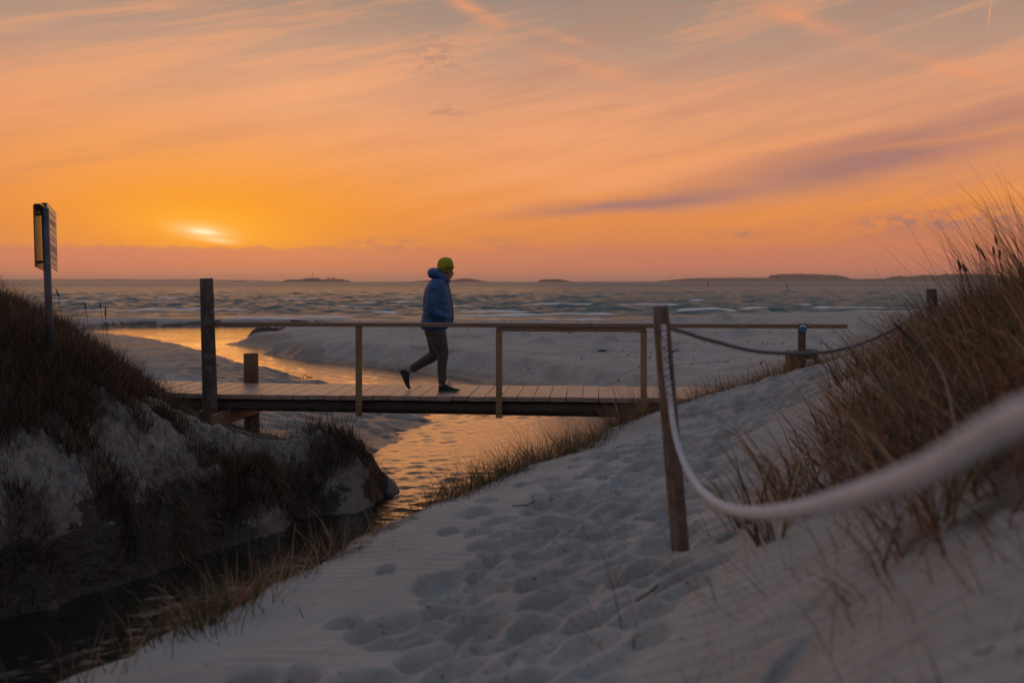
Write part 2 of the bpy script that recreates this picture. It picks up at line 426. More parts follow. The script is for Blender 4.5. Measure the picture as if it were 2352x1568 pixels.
# ------------------------------------------------------------------ the lie of the land
WATER = np.array([  # edge of stream and lagoon at water level, left bank outwards then right bank back
    (-12, 1.0), (-8, 3.4), (-5.6, 5.6), (-4.1, 7.2), (-3.15, 8.8), (-2.75, 9.7), (-2.35, 10.4), (-2.3, 10.9), (-1.85, 11.25), (-1.55, 11.75), (-1.62, 12.6),
    (-1.95, 14.0), (-1.75, 16.0), (-1.25, 18.7), (-2.0, 20.6), (-3.9, 24.8), (-5.9, 27.6), (-7.8, 30.5), (-10.3, 35.0), (-15.0, 42.5), (-20.6, 49.4),
    (-22.2, 53.0), (-21.5, 56.2), (-16, 57.0), (-13.5, 57.5), (-12.0, 58.3), (-9.0, 61.0), (-6, 63.2), (-2.0, 64.2), (3, 64.8), (8, 68),
    (6, 64.0), (2.5, 62.8), (-2.0, 62.3), (-6, 60.5), (-9.5, 57.4), (-12.4, 54.0), (-12.6, 50.8), (-11.2, 48.3), (-12.9, 46.8), (-11.0, 45.4), (-10.6, 43.0),
    (-11.9, 40.8), (-10.6, 39.2), (-9.2, 37.9), (-8.95, 35.4), (-7.0, 32.9), (-4.7, 30.6), (-3.2, 29.2), (-.1, 24.6), (1.5, 21.6), (2.6, 18.9),
    (2.7, 16.5), (2.2, 14.6), (1.35, 12.8), (.55, 11.0), (-.25, 9.0), (-.85, 7.6), (-1.5, 5.6), (-2.1, 4.2), (-4, 1.8), (-9, -2.0)])
CTRL = np.array([  # x, y, height of the dry surface
    # path and its edge
    (-.1, 0, 1.36), (0, 3.1, 1.35), (-1.30, 3.72, 1.10), (-.98, 4.54, 1.11), (-.78, 5.77, 1.11), (-.48, 6.38, 1.15), (.50, 8.19, 1.15), (1.53, 10.5, 1.15),
    (.76, 4.5, 1.40), (.3, 5.2, 1.26), (1.2, 5.8, 1.33), (1.97, 8.6, 1.28), (2.95, 10.0, 1.49), (3.40, 11.3, 1.63), (2.63, 11.5, 1.38), (2.0, 12.0, 1.10),
    (-2.4, 2.4, 1.1), (-4.5, .4, 1.2), (-1.5, 1.0, 1.25), (2.9, 13.3, 1.06), (3.4, 14.2, 1.05), (4.2, 16, .78), (3.2, 18, .66), (4.6, 12.6, 1.60),
    # right dune and the ground behind the eye
    (.95, 3.5, 1.67), (.62, 2.6, 1.55), (.95, 1.9, 1.87), (1.05, 2.1, 1.98), (1.3, 3.0, 1.95), (1.80, 5.4, 1.72), (2.25, 4.2, 2.15), (2.7, 5.0, 2.28), (3.3, 6.0, 2.36), (3.7, 7.0, 2.40),
    (2.9, 8.0, 1.93), (3.4, 8.2, 1.98), (3.25, 9.2, 1.80), (4.4, 8.6, 2.36), (4.6, 10.2, 2.14), (5.6, 9.5, 2.40), (6.5, 11.5, 2.2), (5.6, 13, 1.75), (8, 8, 2.9), (6, 4, 2.9), (4, 2, 2.7), (2.4, .5, 2.3), (1.2, -1, 1.9),
    (8, 14, 2.0), (9, 18, 1.4), (14, 14, 2.2), (15, 20, 1.5), (14, 5, 3.0), (24, 12, 2.6), (8, -4, 2.8), (0, -5, 2.9), (-4, -5, 3.1), (0, -10, 5.0), (-9, -8, 5.0), (9, -8, 5.5), (0, -16, 5.5), (-16, -10, 5), (16, -10, 5.5),  # dunes behind the eye raised, out of view, to shade the near sand
    # beach beyond
    (5, 25, .62), (1.2, 22.3, .62), (2.9, 19.6, .64), (-2.3, 29.5, .64), (0, 33, .66), (-6.2, 36.6, .64), (-8.6, 45, .55), (0, 50, .42), (-9, 52, .40), (0, 57, .30), (10, 30, .72), (20, 30, .85), (22, 22, 1.3),
    (20, 60, .42), (12, 65, .25), (30, 70, .40), (2, 60.5, .12), (-4, 59.5, .15), (45, 60, .7), (45, 40, .9),
    (-8, 66, .02), (-14, 60, .30), (-24, 60, .38), (-3, 65.6, .10), (-30, 65, .05), (-20, 66, .0), (2, 66.5, .03), (6, 70, -.05), (14, 77, 0), (30, 83, 0), (48, 88, .0), (0, 78, -.8), (-30, 76, -.8), (14, 88, -.8), (30, 95, -.8), (-60, 66, .1), (-60, 50, .8), (60, 100, -.6),
    # left bank behind the bridge
    (-9, 25, .42), (-5.4, 22.5, .26), (-3.2, 19.2, .20), (-3.4, 16, .22), (-2.6, 14.6, .18), (-1.9, 18.6, .14), (-12, 33, .30), (-16, 30, .5), (-20, 46, .22), (-25.5, 52, .42), (-4.2, 14.2, .55), (-8, 17, 1.2), (-16, 20, 1.6), (-30, 40, 1.0), (-6, 20, .6),
    # left dune and bank
    (-5.25, 10.0, 2.10), (-4.45, 10.5, 1.72), (-4.1, 11.0, 1.35), (-3.9, 11.4, 1.15), (-3.68, 12.3, .70), (-3.0, 12.2, .60), (-3.7, 13.2, .66), (-2.85, 11.75, .72), (-2.35, 11.65, .84), (-2.0, 11.75, .74), (-3.0, 12.6, .6), (-2.2, 12.8, .4),
    (-3.75, 9.8, 1.10), (-4.25, 9.0, 1.42), (-4.0, 8.2, .95), (-3.3, 10.4, .82), (-2.9, 10.6, .62), (-3.4, 9.3, .60), (-4.6, 7.6, 1.2), (-6, 6.6, 1.7), (-5.6, 8.2, 2.0), (-7, 10.5, 2.65), (-6.4, 13, 2.2), (-5.2, 13.2, 1.55), (-9, 6, 2.4), (-12, 4.5, 2.4), (-12, 12, 2.8), (-20, 8, 2.8), (-4.7, 12.2, 1.3),
], dtype=float)
BANKW = np.array([  # x, y, how wide the slope is from water edge to the dry surface
    (-1.2, 4.5, .55), (-.8, 7, .55), (.3, 9.5, .65), (1.5, 12, .7), (2.6, 15, 1.0), (2.8, 18, 1.0), (1.2, 22, .95), (-3, 29.5, 1.0), (-7, 34, 1.1), (-10, 40, 1.4), (-11, 45, .7), (-12, 50, .45), (-8, 58, 1.2), (0, 62, 1.5),
    (-21, 50, 1.3), (-22, 55, 1.3), (-14, 58, .8), (-14, 42, 1.4), (-8, 30, 2.2), (-4, 25, 2.5), (-1.5, 19, 1.1), (-2, 15, .8), (-1.7, 12.3, .6), (-1.6, 11.7, .35), (-2.6, 10.2, .35), (-3.2, 8.6, .4), (-4.5, 6.8, .6), (-8, 3.4, .8), (-4, 1, .7)], dtype=float)
def tps_fit(pts, lam=.02):
    xy = pts[:, :2] / 10; n = len(pts)
    d2 = ((xy[:, None] - xy[None]) ** 2).sum(-1)
    K = d2 * np.log(d2 + 1e-9) * .5 + lam * .05 * np.eye(n)
    Pm = np.c_[np.ones(n), xy]
    A = np.zeros((n + 3, n + 3)); A[:n, :n] = K; A[:n, n:] = Pm; A[n:, :n] = Pm.T
    return xy, np.linalg.solve(A, np.r_[pts[:, 2], 0, 0, 0])
_txy, _tw = tps_fit(CTRL)
def tps(x, y):
    out = np.empty(len(x)); n = len(_txy)
    for i in range(0, len(x), 40000):
        q = np.c_[x[i:i + 40000], y[i:i + 40000]] / 10
        d2 = (q[:, None, 0] - _txy[None, :, 0]) ** 2 + (q[:, None, 1] - _txy[None, :, 1]) ** 2
        out[i:i + 40000] = (d2 * np.log(d2 + 1e-9) * .5) @ _tw[:n] + _tw[n] + q @ _tw[n + 1:]
    return out
def signed_dist(x, y):
    px, py = WATER[:, 0], WATER[:, 1]; qx, qy = np.roll(px, -1), np.roll(py, -1)
    best = np.full(len(x), 1e9); ins = np.zeros(len(x), bool)
    for a, b, c, d in zip(px, py, qx, qy):
        ex, ey = c - a, d - b
        t = np.clip(((x - a) * ex + (y - b) * ey) / (ex * ex + ey * ey), 0, 1)
        best = np.minimum(best, (x - a - t * ex) ** 2 + (y - b - t * ey) ** 2)
        cond = ((b > y) != (d > y))
        xi = ex * (y - b) / (ey if ey != 0 else 1e-9) + a
        ins ^= cond & (x < xi)
    s = np.sqrt(best); s[ins] *= -1
    return s
def bankw(x, y):
    n = np.zeros(len(x)); dsum = np.zeros(len(x))
    for a, b, w in BANKW:
        k = 1 / ((x - a) ** 2 + (y - b) ** 2 + .05) ** 1.5
        n += k * w; dsum += k
    return n / dsum
PATH = np.array([(-1.2, 1.5), (-.55, 2.6), (-.12, 3.3), (.05, 4.1), (.3, 5.2), (.75, 6.5), (1.5, 8.2), (2.4, 9.8), (2.75, 11.2), (2.8, 12.4)])
_pl = np.r_[0, np.cumsum(np.hypot(*np.diff(PATH, axis=0).T))]
FOOT = []
for k in range(820):
    t = RNG.random() * _pl[-1]
    cx, cy = np.interp(t, _pl, PATH[:, 0]), np.interp(t, _pl, PATH[:, 1])
    e = .05; tx = np.interp(t + e, _pl, PATH[:, 0]) - np.interp(t - e, _pl, PATH[:, 0]); ty = np.interp(t + e, _pl, PATH[:, 1]) - np.interp(t - e, _pl, PATH[:, 1])
    off = np.clip(RNG.normal(0, .36 if cy < 8 else .42), -.95, .85)
    ang = RNG.normal(.30, .35)
    kk = RNG.choice([.5, .65, .8, 1.0])
    FOOT.append((cx - off * ty / math.hypot(tx, ty), cy + off * tx / math.hypot(tx, ty), ang, kk * RNG.uniform(.09, .18), kk * RNG.uniform(.075, .13), (.45 + .55 * kk) * RNG.uniform(.045, .10)))
for k in range(60):
    FOOT.append((RNG.uniform(-2.6, 1.2), RNG.uniform(-2, 2.8), RNG.uniform(0, 6), .15, .09, .03))
for k in range(700):   # trampled wet sand under and behind the bridge
    FOOT.append((RNG.uniform(-9, -1.7), RNG.uniform(13.2, 31), RNG.normal(0, .5), RNG.uniform(.12, .26), RNG.uniform(.11, .20), RNG.uniform(.03, .08)))
HUM = []               # wind hummocks round seaweed on the beach: x, y, sx, sy, height
for (u, v, wpx, hp) in [(2090, 775, 70, 12), (1205, 775, 40, 9), (1300, 766, 20, 8), (1430, 770, 70, 12), (1475, 762, 24, 10), (1400, 786, 55, 8), (1375, 800, 70, 10), (1545, 808, 60, 10), (1560, 736, 60, 10), (1660, 735, 70, 13), (1780, 748, 60, 7), (1755, 712, 50, 6), (1700, 772, 90, 6),
                         (1870, 790, 90, 7), (1985, 758, 70, 10), (2005, 792, 90, 9), (1330, 812, 50, 6), (1620, 800, 60, 6), (2060, 730, 60, 8), (2120, 745, 50, 7)]:
    d = (EYE - .62) * F / (v - 645)
    HUM.append(((u - 1176) / F * d, d, wpx / F * d * .36, max(.42, wpx / F * d * .35), hp / F * d * 2.4))
for k in range(130):
    y = RNG.uniform(22, 60); HUM.append((RNG.uniform(2 if y < 30 else -2, 26), y, RNG.uniform(.25, .9), RNG.uniform(.3, .5), RNG.uniform(.05, .16)))
def left_side(x, y): return (x < np.interp(y, [0, 1, 3.4, 5.6, 8, 10, 12.9], [-12, -9, -5.2, -3.2, -2.1, -1.55, -1.35])) & (y < 12.9)
def surface(x, y):
    """height and masks of the ground"""
    s = signed_dist(x, y); w = bankw(x, y)
    zs = tps(x, y)
    wob = (fbm(x * 1.7, y * 1.7, 4) - .5)
    near = smoothstep(34, 12, y)
    s2 = s + wob * np.clip(w, .2, 1.0) * np.where(left_side(x, y), 1.3, .55)
    t = np.clip(s2 / w, -1, 1)
    prof = np.where(t > 0, t * t * (3 - 2 * t), 0)
    leftbank = left_side(x, y) & (y < 12.4)
    prof = np.where(leftbank & (t > 0), np.clip(t * 1.15, 0, 1) ** .75, prof)
    slip = (y > 15.5) & (y < 41) & (x > -.6 * y + 11.5 - .3 * y)
    prof = np.where(slip & (t > 0), np.clip(t * 1.12, 0, 1) ** 1.25, prof)
    z = np.where(s2 > 0, -.03 + (zs + .03) * prof, -.03 + np.maximum(s2, -1.2) * .35)
    # slipface lobes on the far right bank
    lob = smoothstep(16, 20, y) * smoothstep(40, 36, y) * (x > -9.5) * (s > 0) * smoothstep(-1, 1, x * .62 + y * 1.0 - 18)
    ph = (x - y * .35) * 1.25 + 2.2 * fbm(x * .35, y * .35, 3)
    ridge = (1 - np.abs(np.sin(ph))) ** 1.2
    z += lob * (ridge - .35) * .14 * np.exp(-((t - .5) / .30) ** 2)
    z -= lob * .09 * np.exp(-((t - .93) / .07) ** 2) * fbm(x * 3, y * 3, 3)
    # broad unevenness
    dry = smoothstep(0, .6, s)
    z += dry * (fbm(x * .6 + 3, y * .6, 4) - .5) * np.where(y < 14, .10, .08)
    z += dry * (fbm(x * 3.1, y * 3.1, 3) - .5) * np.where((x > -1.4) & (y < 13), .03, .035)
    bch = dry * smoothstep(14, 20, y) * smoothstep(70, 50, y)
    z += bch * (fbm(x * 1.1 + 5, y * 2.6, 4, .6) - .5) * .11
    # left bank: knobbly, undercut lumps
    lb = left_side(x, y) * smoothstep(.0, .25, s) * smoothstep(2.6, .6, s)
    calm = 1 - .8 * np.exp(-((x + 3.2) / .7) ** 2 - ((y - 12.0) / .7) ** 2)
    z += lb * calm * ((fbm(x * 2.6, y * 2.6 + 9, 5, .62) - .5) * .46 + (np.abs(fbm(x * 7 + 3, y * 7, 3) - .5) - .12) * .34 + (fbm(x * 17, y * 17, 2) - .5) * .07)
    # hummocks
    for a, b, sx, sy, h in HUM:
        k = (np.abs(x - a) < sx * 3) & (np.abs(y - b) < sy * 3)
        if k.any():
            q = ((x[k] - a) / sx) ** 2 + ((y[k] - b) / sy) ** 2
            z[k] += h * np.exp(-q) * (.6 + .8 * fbm(x[k] * 6, y[k] * 6, 3)) * (s[k] > .2)
    dz = np.zeros_like(z); lip = np.zeros_like(z)
    for a, b, an, L, W, dp in FOOT:
        k = (np.abs(x - a) < .5) & (np.abs(y - b) < .5)
        if k.any():
            dx, dyy = x[k] - a, y[k] - b; ca, sa = math.cos(an), math.sin(an)
            p = (dx * ca + dyy * sa) / L; q = (dyy * ca - dx * sa) / W
            q = q + .35 * p * p                                   # crescent
            f = np.where(q < .45, smoothstep(-1.3, .45, q), smoothstep(.82, .50, q)) * smoothstep(1.25, .35, np.abs(p))
            dz[k] = np.minimum(dz[k], -dp * f)
            lip[k] = np.maximum(lip[k], .30 * dp * np.exp(-((q - 1.15) / .28) ** 2) * smoothstep(1.2, .4, np.abs(p)))
    z += (dz + lip) * smoothstep(.05, .3, s) * (.75 + .5 * fbm(x * 9, y * 9, 2))
    z += np.minimum(1, -dz * 18) * (fbm(x * 26, y * 26, 2) - .5) * .014
    # scour hollow at the foot of the rope post
    r2 = ((x - .86) / .20) ** 2 + ((y - 4.62) / .16) ** 2
    z -= .11 * np.exp(-r2)
    return z, s, t
def height(x, y):
    return surface(np.atleast_1d(np.asarray(x, float)), np.atleast_1d(np.asarray(y, float)))[0]


DUNE_LINE = np.array([(.75, 0), (.95, 2.2), (.84, 3.3), (1.10, 4.6), (1.72, 5.7), (2.55, 7.3), (3.15, 9.2), (3.9, 10.6), (5.4, 12.0), (8, 14)])
def dune_depth(x, y): return x - np.interp(y, DUNE_LINE[:, 1], DUNE_LINE[:, 0])
def veg_mask(x, y, z, s):
    n = fbm(x * 1.9 + 40, y * 1.9, 4, .55)
    dense = smoothstep(.98, 1.45, z + (n - .5) * .8) * (x < -3.4) * (y < 14.5)
    head = np.exp(-((x + 1.85) / .42) ** 2 - ((y - 11.45) / .42) ** 2) * 1.1
    patch = smoothstep(.44, .58, n) * .85
    lft = np.clip(np.maximum(np.maximum(dense, head), patch), 0, 1) * left_side(x, y) * smoothstep(.02, .2, s)
    crest = (smoothstep(.02, .25, s) * smoothstep(.95, .45, s + (n - .5) * .5)) * (.25 + .75 * smoothstep(4.2, 5.4, y)) * (x > -2.2) * (y < 12.6) * (y > -2) * (~left_side(x, y) | (y < 9)) * (x > -2.2 + 0 * y)
    right = smoothstep(-.15, .75, dune_depth(x, y) + (n - .5) * 1.3) * (y < 15)
    clear = (x > -4.05) & (x < -2.55) & (y > 10.95)
    lft = lft * np.where(clear, .12, 1.0)
    return lft, crest, right

# ------------------------------------------------------------------ ground sheet
def build_ground():
    a_in = np.linspace(-46, 46, 690)
    a_out = np.concatenate([np.linspace(50, 310, 44)])
    ang = np.radians(np.concatenate([a_in, a_out, [314.0]])); 
    rad = np.concatenate([np.linspace(.3, 1.2, 8)[:-1], np.geomspace(1.2, 2.5, 60)[:-1], np.geomspace(2.5, 12, 420)[:-1], np.geomspace(12, 36, 290)[:-1], np.geomspace(36, 105, 110)])
    rr, aa = np.meshgrid(rad, ang, indexing='ij')
    x = (rr * np.sin(aa)).ravel(); y = (rr * np.cos(aa)).ravel()
    z, s, t = surface(x, y)
    far = np.hypot(x, y)
    z = np.maximum(np.where((y > 60) & (x < -30) & (far > 95), -1.0, z), -1.5)
    me = np_mesh('ground', np.c_[x, y, z], grid_quads(len(rad), len(ang))[:, ::-1])
    lft, crest, right = veg_mask(x, y, z, s)
    # wet where low by the water and along the shore
    nn = fbm(x * .8, y * .8, 4)
    wet = smoothstep(.20, .03, z + (nn - .5) * .16) * (s < 4)
    wet = np.maximum(wet, smoothstep(.30, .10, z + (nn - .5) * .12) * (y > 52))
    wet = np.maximum(wet, (.45 + .5 * nn) * smoothstep(.55, .30, z) * (y > 12.8) * (x < -1) * (y < 46) * (x < 3 - .28 * y))
    wet = np.maximum(wet, ((t > .86) & (t < .985) & (s > 0) & (y > 16) & (y < 42)) * smoothstep(.45, .6, fbm(x * 1.3, y * 1.3, 3)) * .9)
    wet = np.maximum(wet, .68 * left_side(x, y))  # left bank darkened all over in colour, standing in for shade
    peat_shade = .9 * left_side(x, y) * smoothstep(.0, .1, s + .1) * smoothstep(.78, .15, z + (fbm(x * 2.2, y * 2.2, 4) - .5) * 1.1) * smoothstep(1.9, .9, s)  # foot of the left bank blackened in colour, in place of deep shade
    peat_shade = peat_shade * (1 - .9 * np.exp(-((x + 2.45) / .35) ** 2 - ((y - 10.35) / .45) ** 2))
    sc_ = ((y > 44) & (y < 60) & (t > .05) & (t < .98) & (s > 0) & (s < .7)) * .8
    peat_shade = np.maximum(peat_shade, sc_)
    rip = smoothstep(.1, .5, s) * (y < 14) * smoothstep(.5, -.2, dune_depth(x, y) - .8) * smoothstep(.35, .6, fbm(x * .9, y * .9, 3) + .25 * smoothstep(.1, .7, x))
    for n, vv in (('wet', wet), ('litter', np.clip(np.maximum(np.maximum(np.maximum(lft, .42 * left_side(x, y) * smoothstep(0, .2, s)), crest * .7), smoothstep(.3, 1.3, right + .35 * (right > .9))), 0, 1)), ('peat_shade', peat_shade), ('ripple', rip)):  # litter under plants; its even left bank share is painted shade
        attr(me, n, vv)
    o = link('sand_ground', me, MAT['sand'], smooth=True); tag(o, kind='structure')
build_ground()

# ------------------------------------------------------------------ water
def waves(x, y, n, lmin, lmax, spread, seed, amp, base_dir=-90, fall=1.0, cut=None):
    g = np.random.default_rng(seed); z = np.zeros_like(x)
    tot = 0
    for k in range(n):
        L = lmin * (lmax / lmin) ** (k / (n - 1)) * g.uniform(.9, 1.1)
        th = R(base_dir + g.normal(0, spread)); kx, ky = math.cos(th) * 2 * math.pi / L, math.sin(th) * 2 * math.pi / L
        a = L ** fall; tot += a * a * .5
        q = np.sin(kx * x + ky * y + g.uniform(0, 6.28))
        if cut is not None: q = q * np.clip(L / (cut * 3.0) - .3, 0, 1)
        z += a * (q + .25 * (q * q - .5))
    return z * amp / math.sqrt(tot)
def build_stream():
    ang = np.radians(np.linspace(-62, 26, 420)); rad = np.concatenate([np.geomspace(2.2, 4, 40)[:-1], np.geomspace(4, 24, 520)[:-1], np.geomspace(24, 66, 170)])
    rr, aa = np.meshgrid(rad, ang, indexing='ij')
    x = (rr * np.sin(aa)).ravel(); y = (rr * np.cos(aa)).ravel()
    dr = np.repeat(np.gradient(rad), len(ang))
    z = waves(x, y, 44, .06, .55, 62, 5, .0042, -70, .6, dr * .55)
    z = z * (.25 + 1.5 * smoothstep(.3, .7, fbm(x * .55, y * .4, 3)))
    keep = y < 60.5
    Q = grid_quads(len(rad), len(ang))[:, ::-1]
    Q = Q[keep[Q].all(1)]
    # leave out cells that lie well under the dry sand
    s = signed_dist(x, y); ok = s < 1.2; Q = Q[ok[Q].any(1)]
    used = np.unique(Q); mp = np.full(len(x), -1); mp[used] = np.arange(len(used))
    me = np_mesh('stream', np.c_[x, y, z][used], mp[Q])
    tag(link('stream', me, MAT['stream_water'], smooth=True), kind='structure')
build_stream()
BREAK = []   # breaking crests: v, u0, u1, height, foam
for v, u0, u1, h, f in [(708, 165, 470, .34, 1), (707, 455, 575, .30, .9), (727, 500, 700, .28, 1), (724, 690, 800, .24, .8), (729, 120, 260, .2, .9), (702, 773, 852, .36, .5), (692, 812, 980, .5, .25), (713, 775, 912, .34, .45), (702, 1030, 1080, .32, .9), (710, 1040, 1215, .30, .9),
                        (719, 1040, 1215, .26, .8), (698, 1200, 1372, .36, 1), (718, 1170, 1262, .26, .9), (716, 1255, 1410, .26, .9), (697, 1395, 1565, .32, .8), (709, 1550, 1690, .42, .3), (704, 1650, 1760, .28, .7), (697, 1750, 1900, .32, .8), (703, 1850, 2040, .3, .85), (710, 1900, 2100, .22, .8),
                        (684, 300, 420, .4, .35), (681, 900, 1000, .4, .3), (690, 1540, 1640, .4, .35), (685, 640, 740, .4, .35), (689, 100, 240, .4, .4), (695, 2100, 2300, .3, .8), (708, 2080, 2340, .25, .9), (732, 780, 960, .12, .7), (730, 330, 470, .12, .8), (727, 1240, 1390, .12, .8)]:
    d = (EYE - .2) * F / (v - 645); BREAK.append(((u0 - 1176) / F * d, (u1 - 1176) / F * d, d, h, f))
def build_sea():
    ang = np.radians(np.linspace(-47, 47, 640))
    inv = np.linspace(1 / 61.5, 1 / 420, 340); rad = np.concatenate([1 / inv, np.geomspace(424, 7000, 120)])
    rr, aa = np.meshgrid(rad, ang, indexing='ij')
    # straight rows along the shore
    y = rr.ravel(); x = (rr * np.tan(aa)).ravel()
    dr = np.gradient(rad); cut = np.repeat(np.maximum(dr * .30, .12), len(ang))
    deep = smoothstep(64, 92, y + np.clip(8 - x, -30, 30) * .15 * (x > 4))
    z = waves(x, y, 56, .7, 7.5, 22, 21, .125, -95, .8, cut) * (.12 + .88 * deep)
    # gusty patches
    gust = .65 + .7 * fbm(x * .02, y * .012, 3)
    z = z * gust
    foam = np.zeros_like(z)
    for x0, x1, yc, h, f in BREAK:
        k = (y > yc - 6) & (y < yc + 6) & (x > x0 - 3) & (x < x1 + 3)
        if not k.any(): continue
        xx, yy = x[k], y[k]; ln = max(x1 - x0, 1.0)
        win = smoothstep(x0 - 1.2, x0 + .22 * ln, xx) * smoothstep(x1 + 1.2, x1 - .22 * ln, xx)
        line = yc + 2.4 * (fbm(xx * .16 + yc, yy * 0 + yc, 3) - .5) * 2
        q = yy - line
        hh = h * .55 * win * (.55 + .9 * fbm(xx * .3, yc + 0 * yy, 3))
        z[k] = z[k] * (1 - .6 * win * np.exp(-(q / 2) ** 2)) + hh * np.where(q < 0, np.exp(-(q / .55) ** 2), np.exp(-(q / 1.7) ** 2))
        fr = smoothstep(.10, .34, fbm(xx * .35 + 11, yy * .2, 3) + (f - .55) * .55)
        foam[k] = np.maximum(foam[k], win * fr * (f > .2) * np.where(q < 0, np.exp(-((q + .15) / .45) ** 2), np.exp(-(q / .35) ** 2)))
    # whitecaps on the steepest crests
    cap = smoothstep(.20, .30, z) * smoothstep(.5, .7, fbm(x * .2, y * .3, 3)) * .5
    edge = .55 * np.exp(-((y - 67.2 - 1.2 * fbm(x * .2, 0 * x, 3)) / .9) ** 2) * (x < 6)
    foam = np.maximum(np.maximum(foam, cap), edge)
    z -= .02
    Q = grid_quads(len(rad), len(ang))[:, ::-1]
    me = np_mesh('sea', np.c_[x, y, z], Q); attr(me, 'foam', foam); attr(me, 'chop', smoothstep(160, 700, y))
    tag(link('sea', me, MAT['sea_water'], smooth=True), kind='structure')
build_sea()

# ------------------------------------------------------------------ far islands
def island(name, prof, d, depth, mat, bumpy=0.0, base=None):
    """prof: (u, v) outline of the top seen over the water; base v of the waterline"""
    us = np.array([p[0] for p in prof], float); hs = np.array([p[1] for p in prof], float)
    n = max(24, int((us[-1] - us[0]) / 2.2)); uu = np.linspace(us[0], us[-1], n); hh = np.interp(uu, us, hs)
    m = 13; tt = np.linspace(-1, 1, m)
    V = []
    for i, (u, h) in enumerate(zip(uu, hh)):
        x = (u - 1176) / F * d; top = h / F * d
        for t in tt:
            k = max(0.0, 1 - abs(t) ** 2.2)
            e = min(1.0, min(i, n - 1 - i) / (n * .08))
            z = top * k + (bumpy * (vnoise(np.array([i * .7]), np.array([t * 3 + d]))[0] - .4) * (k > .2)) - .6
            V.append((x + 6 * math.sin(t * 3 + i), d + t * depth * (.25 + .75 * e), z))
    me = np_mesh(name, np.array(V), grid_quads(n, m))
    o = link(name, me, MAT[mat], smooth=False); tag(o, kind='structure')
    return o
island('island', [(652, 0), (658, 4), (668, 6.2), (700, 6.6), (708, 9.4), (726, 9.6), (736, 6.2), (750, 6.4), (762, 8), (786, 7.2), (796, 3.2), (803, 0)], 2300, 60, 'island_rock', .8)
island('island', [(628, 0), (638, 1.6), (646, 1.4), (650, 0)], 2300, 14, 'island_rock', .2)
island('island', [(938, 0), (960, 2.8), (978, 3.2), (984, 5), (1040, 5.2), (1050, 6), (1062, 8.6), (1082, 7.8), (1098, 4.6), (1122, 1), (1128, 0)], 2500, 70, 'island_rock', .8)
island('island', [(1238, 0), (1242, 4), (1252, 6.4), (1270, 7), (1276, 7.6), (1288, 6), (1304, 2.6), (1314, 0)], 2200, 40, 'island_rock', .8)
island('island', [(1462, 0), (1470, 1.8), (1482, 1.6), (1488, 0)], 2600, 12, 'island_rock', .2)
island('island', [(536, 0), (542, 2.8), (550, 2.8), (556, 0)], 2700, 12, 'island_rock', .2)
island('island', [(1500, 0), (1550, 5), (1600, 8.5), (1640, 8.8), (1690, 9.6), (1772, 9.2), (1850, 9), (1945, 7.5), (1985, 6.6), (2060, 8), (2200, 8), (2420, 6), (2520, 0)], 3000, 160, 'island_rock', 1.5)
island('island', [(1768, 0), (1771, 12), (1776, 15.5), (1790, 17.6), (1830, 18.3), (1880, 17.4), (1920, 15), (1938, 11.5), (1946, 0)], 2990, 90, 'island_wood', 2.2)
island('island', [(2034, 0), (2040, 9), (2062, 13), (2092, 12), (2120, 15.5), (2160, 14.5), (2174, 17.5), (2230, 17.8), (2290, 16), (2320, 11), (2400, 9), (2410, 0)], 2960, 90, 'island_wood', 3.0)
island('island', [(-260, 0), (-180, 4), (20, 4.4), (110, 5.4), (190, 5), (260, 5.8), (330, 4.4), (420, 5), (510, 3.6), (600, 2.4), (660, 0)], 5600, 160, 'island_rock', 1.2)
def on_isle(u, h, d): return Vector(((u - 1176) / F * d, d, h / F * d - .6))
def beacon():
    p = on_isle(719, 9.0, 2300); t = empty('sea_beacon', p)
    tag(t, 'thin beacon tower with a cone top on the rocky island at the horizon', 'beacon')
    bm = bmesh.new()
    for sx, sy in ((-1, -1), (1, -1), (1, 1), (-1, 1)):
        loft(bm, tube_rings([(sx * 1.3, sy * 1.3, -1), (sx * .35, sy * .35, 7)], .22, 5))
    bm_obj('lattice_legs', bm, MAT['hut_wall'], t)
    tube('mast', [(0, 0, 6.5), (0, 0, 12.2)], .4, MAT['hut_wall'], t, 8)
    tube('cone_top', [(0, 0, 10.4), (0, 0, 13.2)], [1.9, .1], MAT['hut_wall'], t, 8)
beacon()
def hut(name, u, h, w, label):
    t = empty(name, on_isle(u, h, 2300)); tag(t, label, 'hut')
    bm = bmesh.new(); add_box(bm, (0, 0, 1.0), (w, 4, 3.4)); bm_obj('wall', bm, MAT['hut_wall'], t)
    bm = bmesh.new()
    loft(bm, [[Vector((x, -2.3, 2.7)), Vector((x, 0, 4.1)), Vector((x, 2.3, 2.7))] for x in (-w / 2 - .3, w / 2 + .3)])
    bm_obj('roof', bm, MAT['island_rock'], t)
hut('island_hut', 754, 6.4, 4.2, 'lower hut on the beacon island, nearer the beacon')
hut('island_hut', 766, 7.8, 3.4, 'upper hut on the beacon island, farther right of the beacon')
def buoy(u, v, lean, label):
    d = (EYE + .2) * F / (v - 645); p = P(u, v, d); p.z = -.15
    t = empty('channel_marker', p); t.rotation_euler = (0, R(lean), 0); tag(t, label, 'buoy', 'red spar markers out at sea')
    h = 13.0 / F * d
    tube('float_base', [(0, 0, -.5), (0, 0, .1), (0, 0, h * .22)], [h * .11, h * .13, h * .06], MAT['print_black'], t, 10)
    tube('spar', [(0, 0, h * .1), (0, 0, h * .55), (0, 0, h * 1.05)], [h * .055, h * .05, h * .04], MAT['buoy_red'], t, 8)
    bm = bmesh.new(); add_box(bm, (h * .02, 0, h * .82), (h * .20, h * .06, h * .42), bevel=h * .02); bm_obj('top_mark', bm, MAT['buoy_red'], t)
buoy(1627, 660.5, -7, 'red spar buoy leaning at sea, farther and nearer the middle')
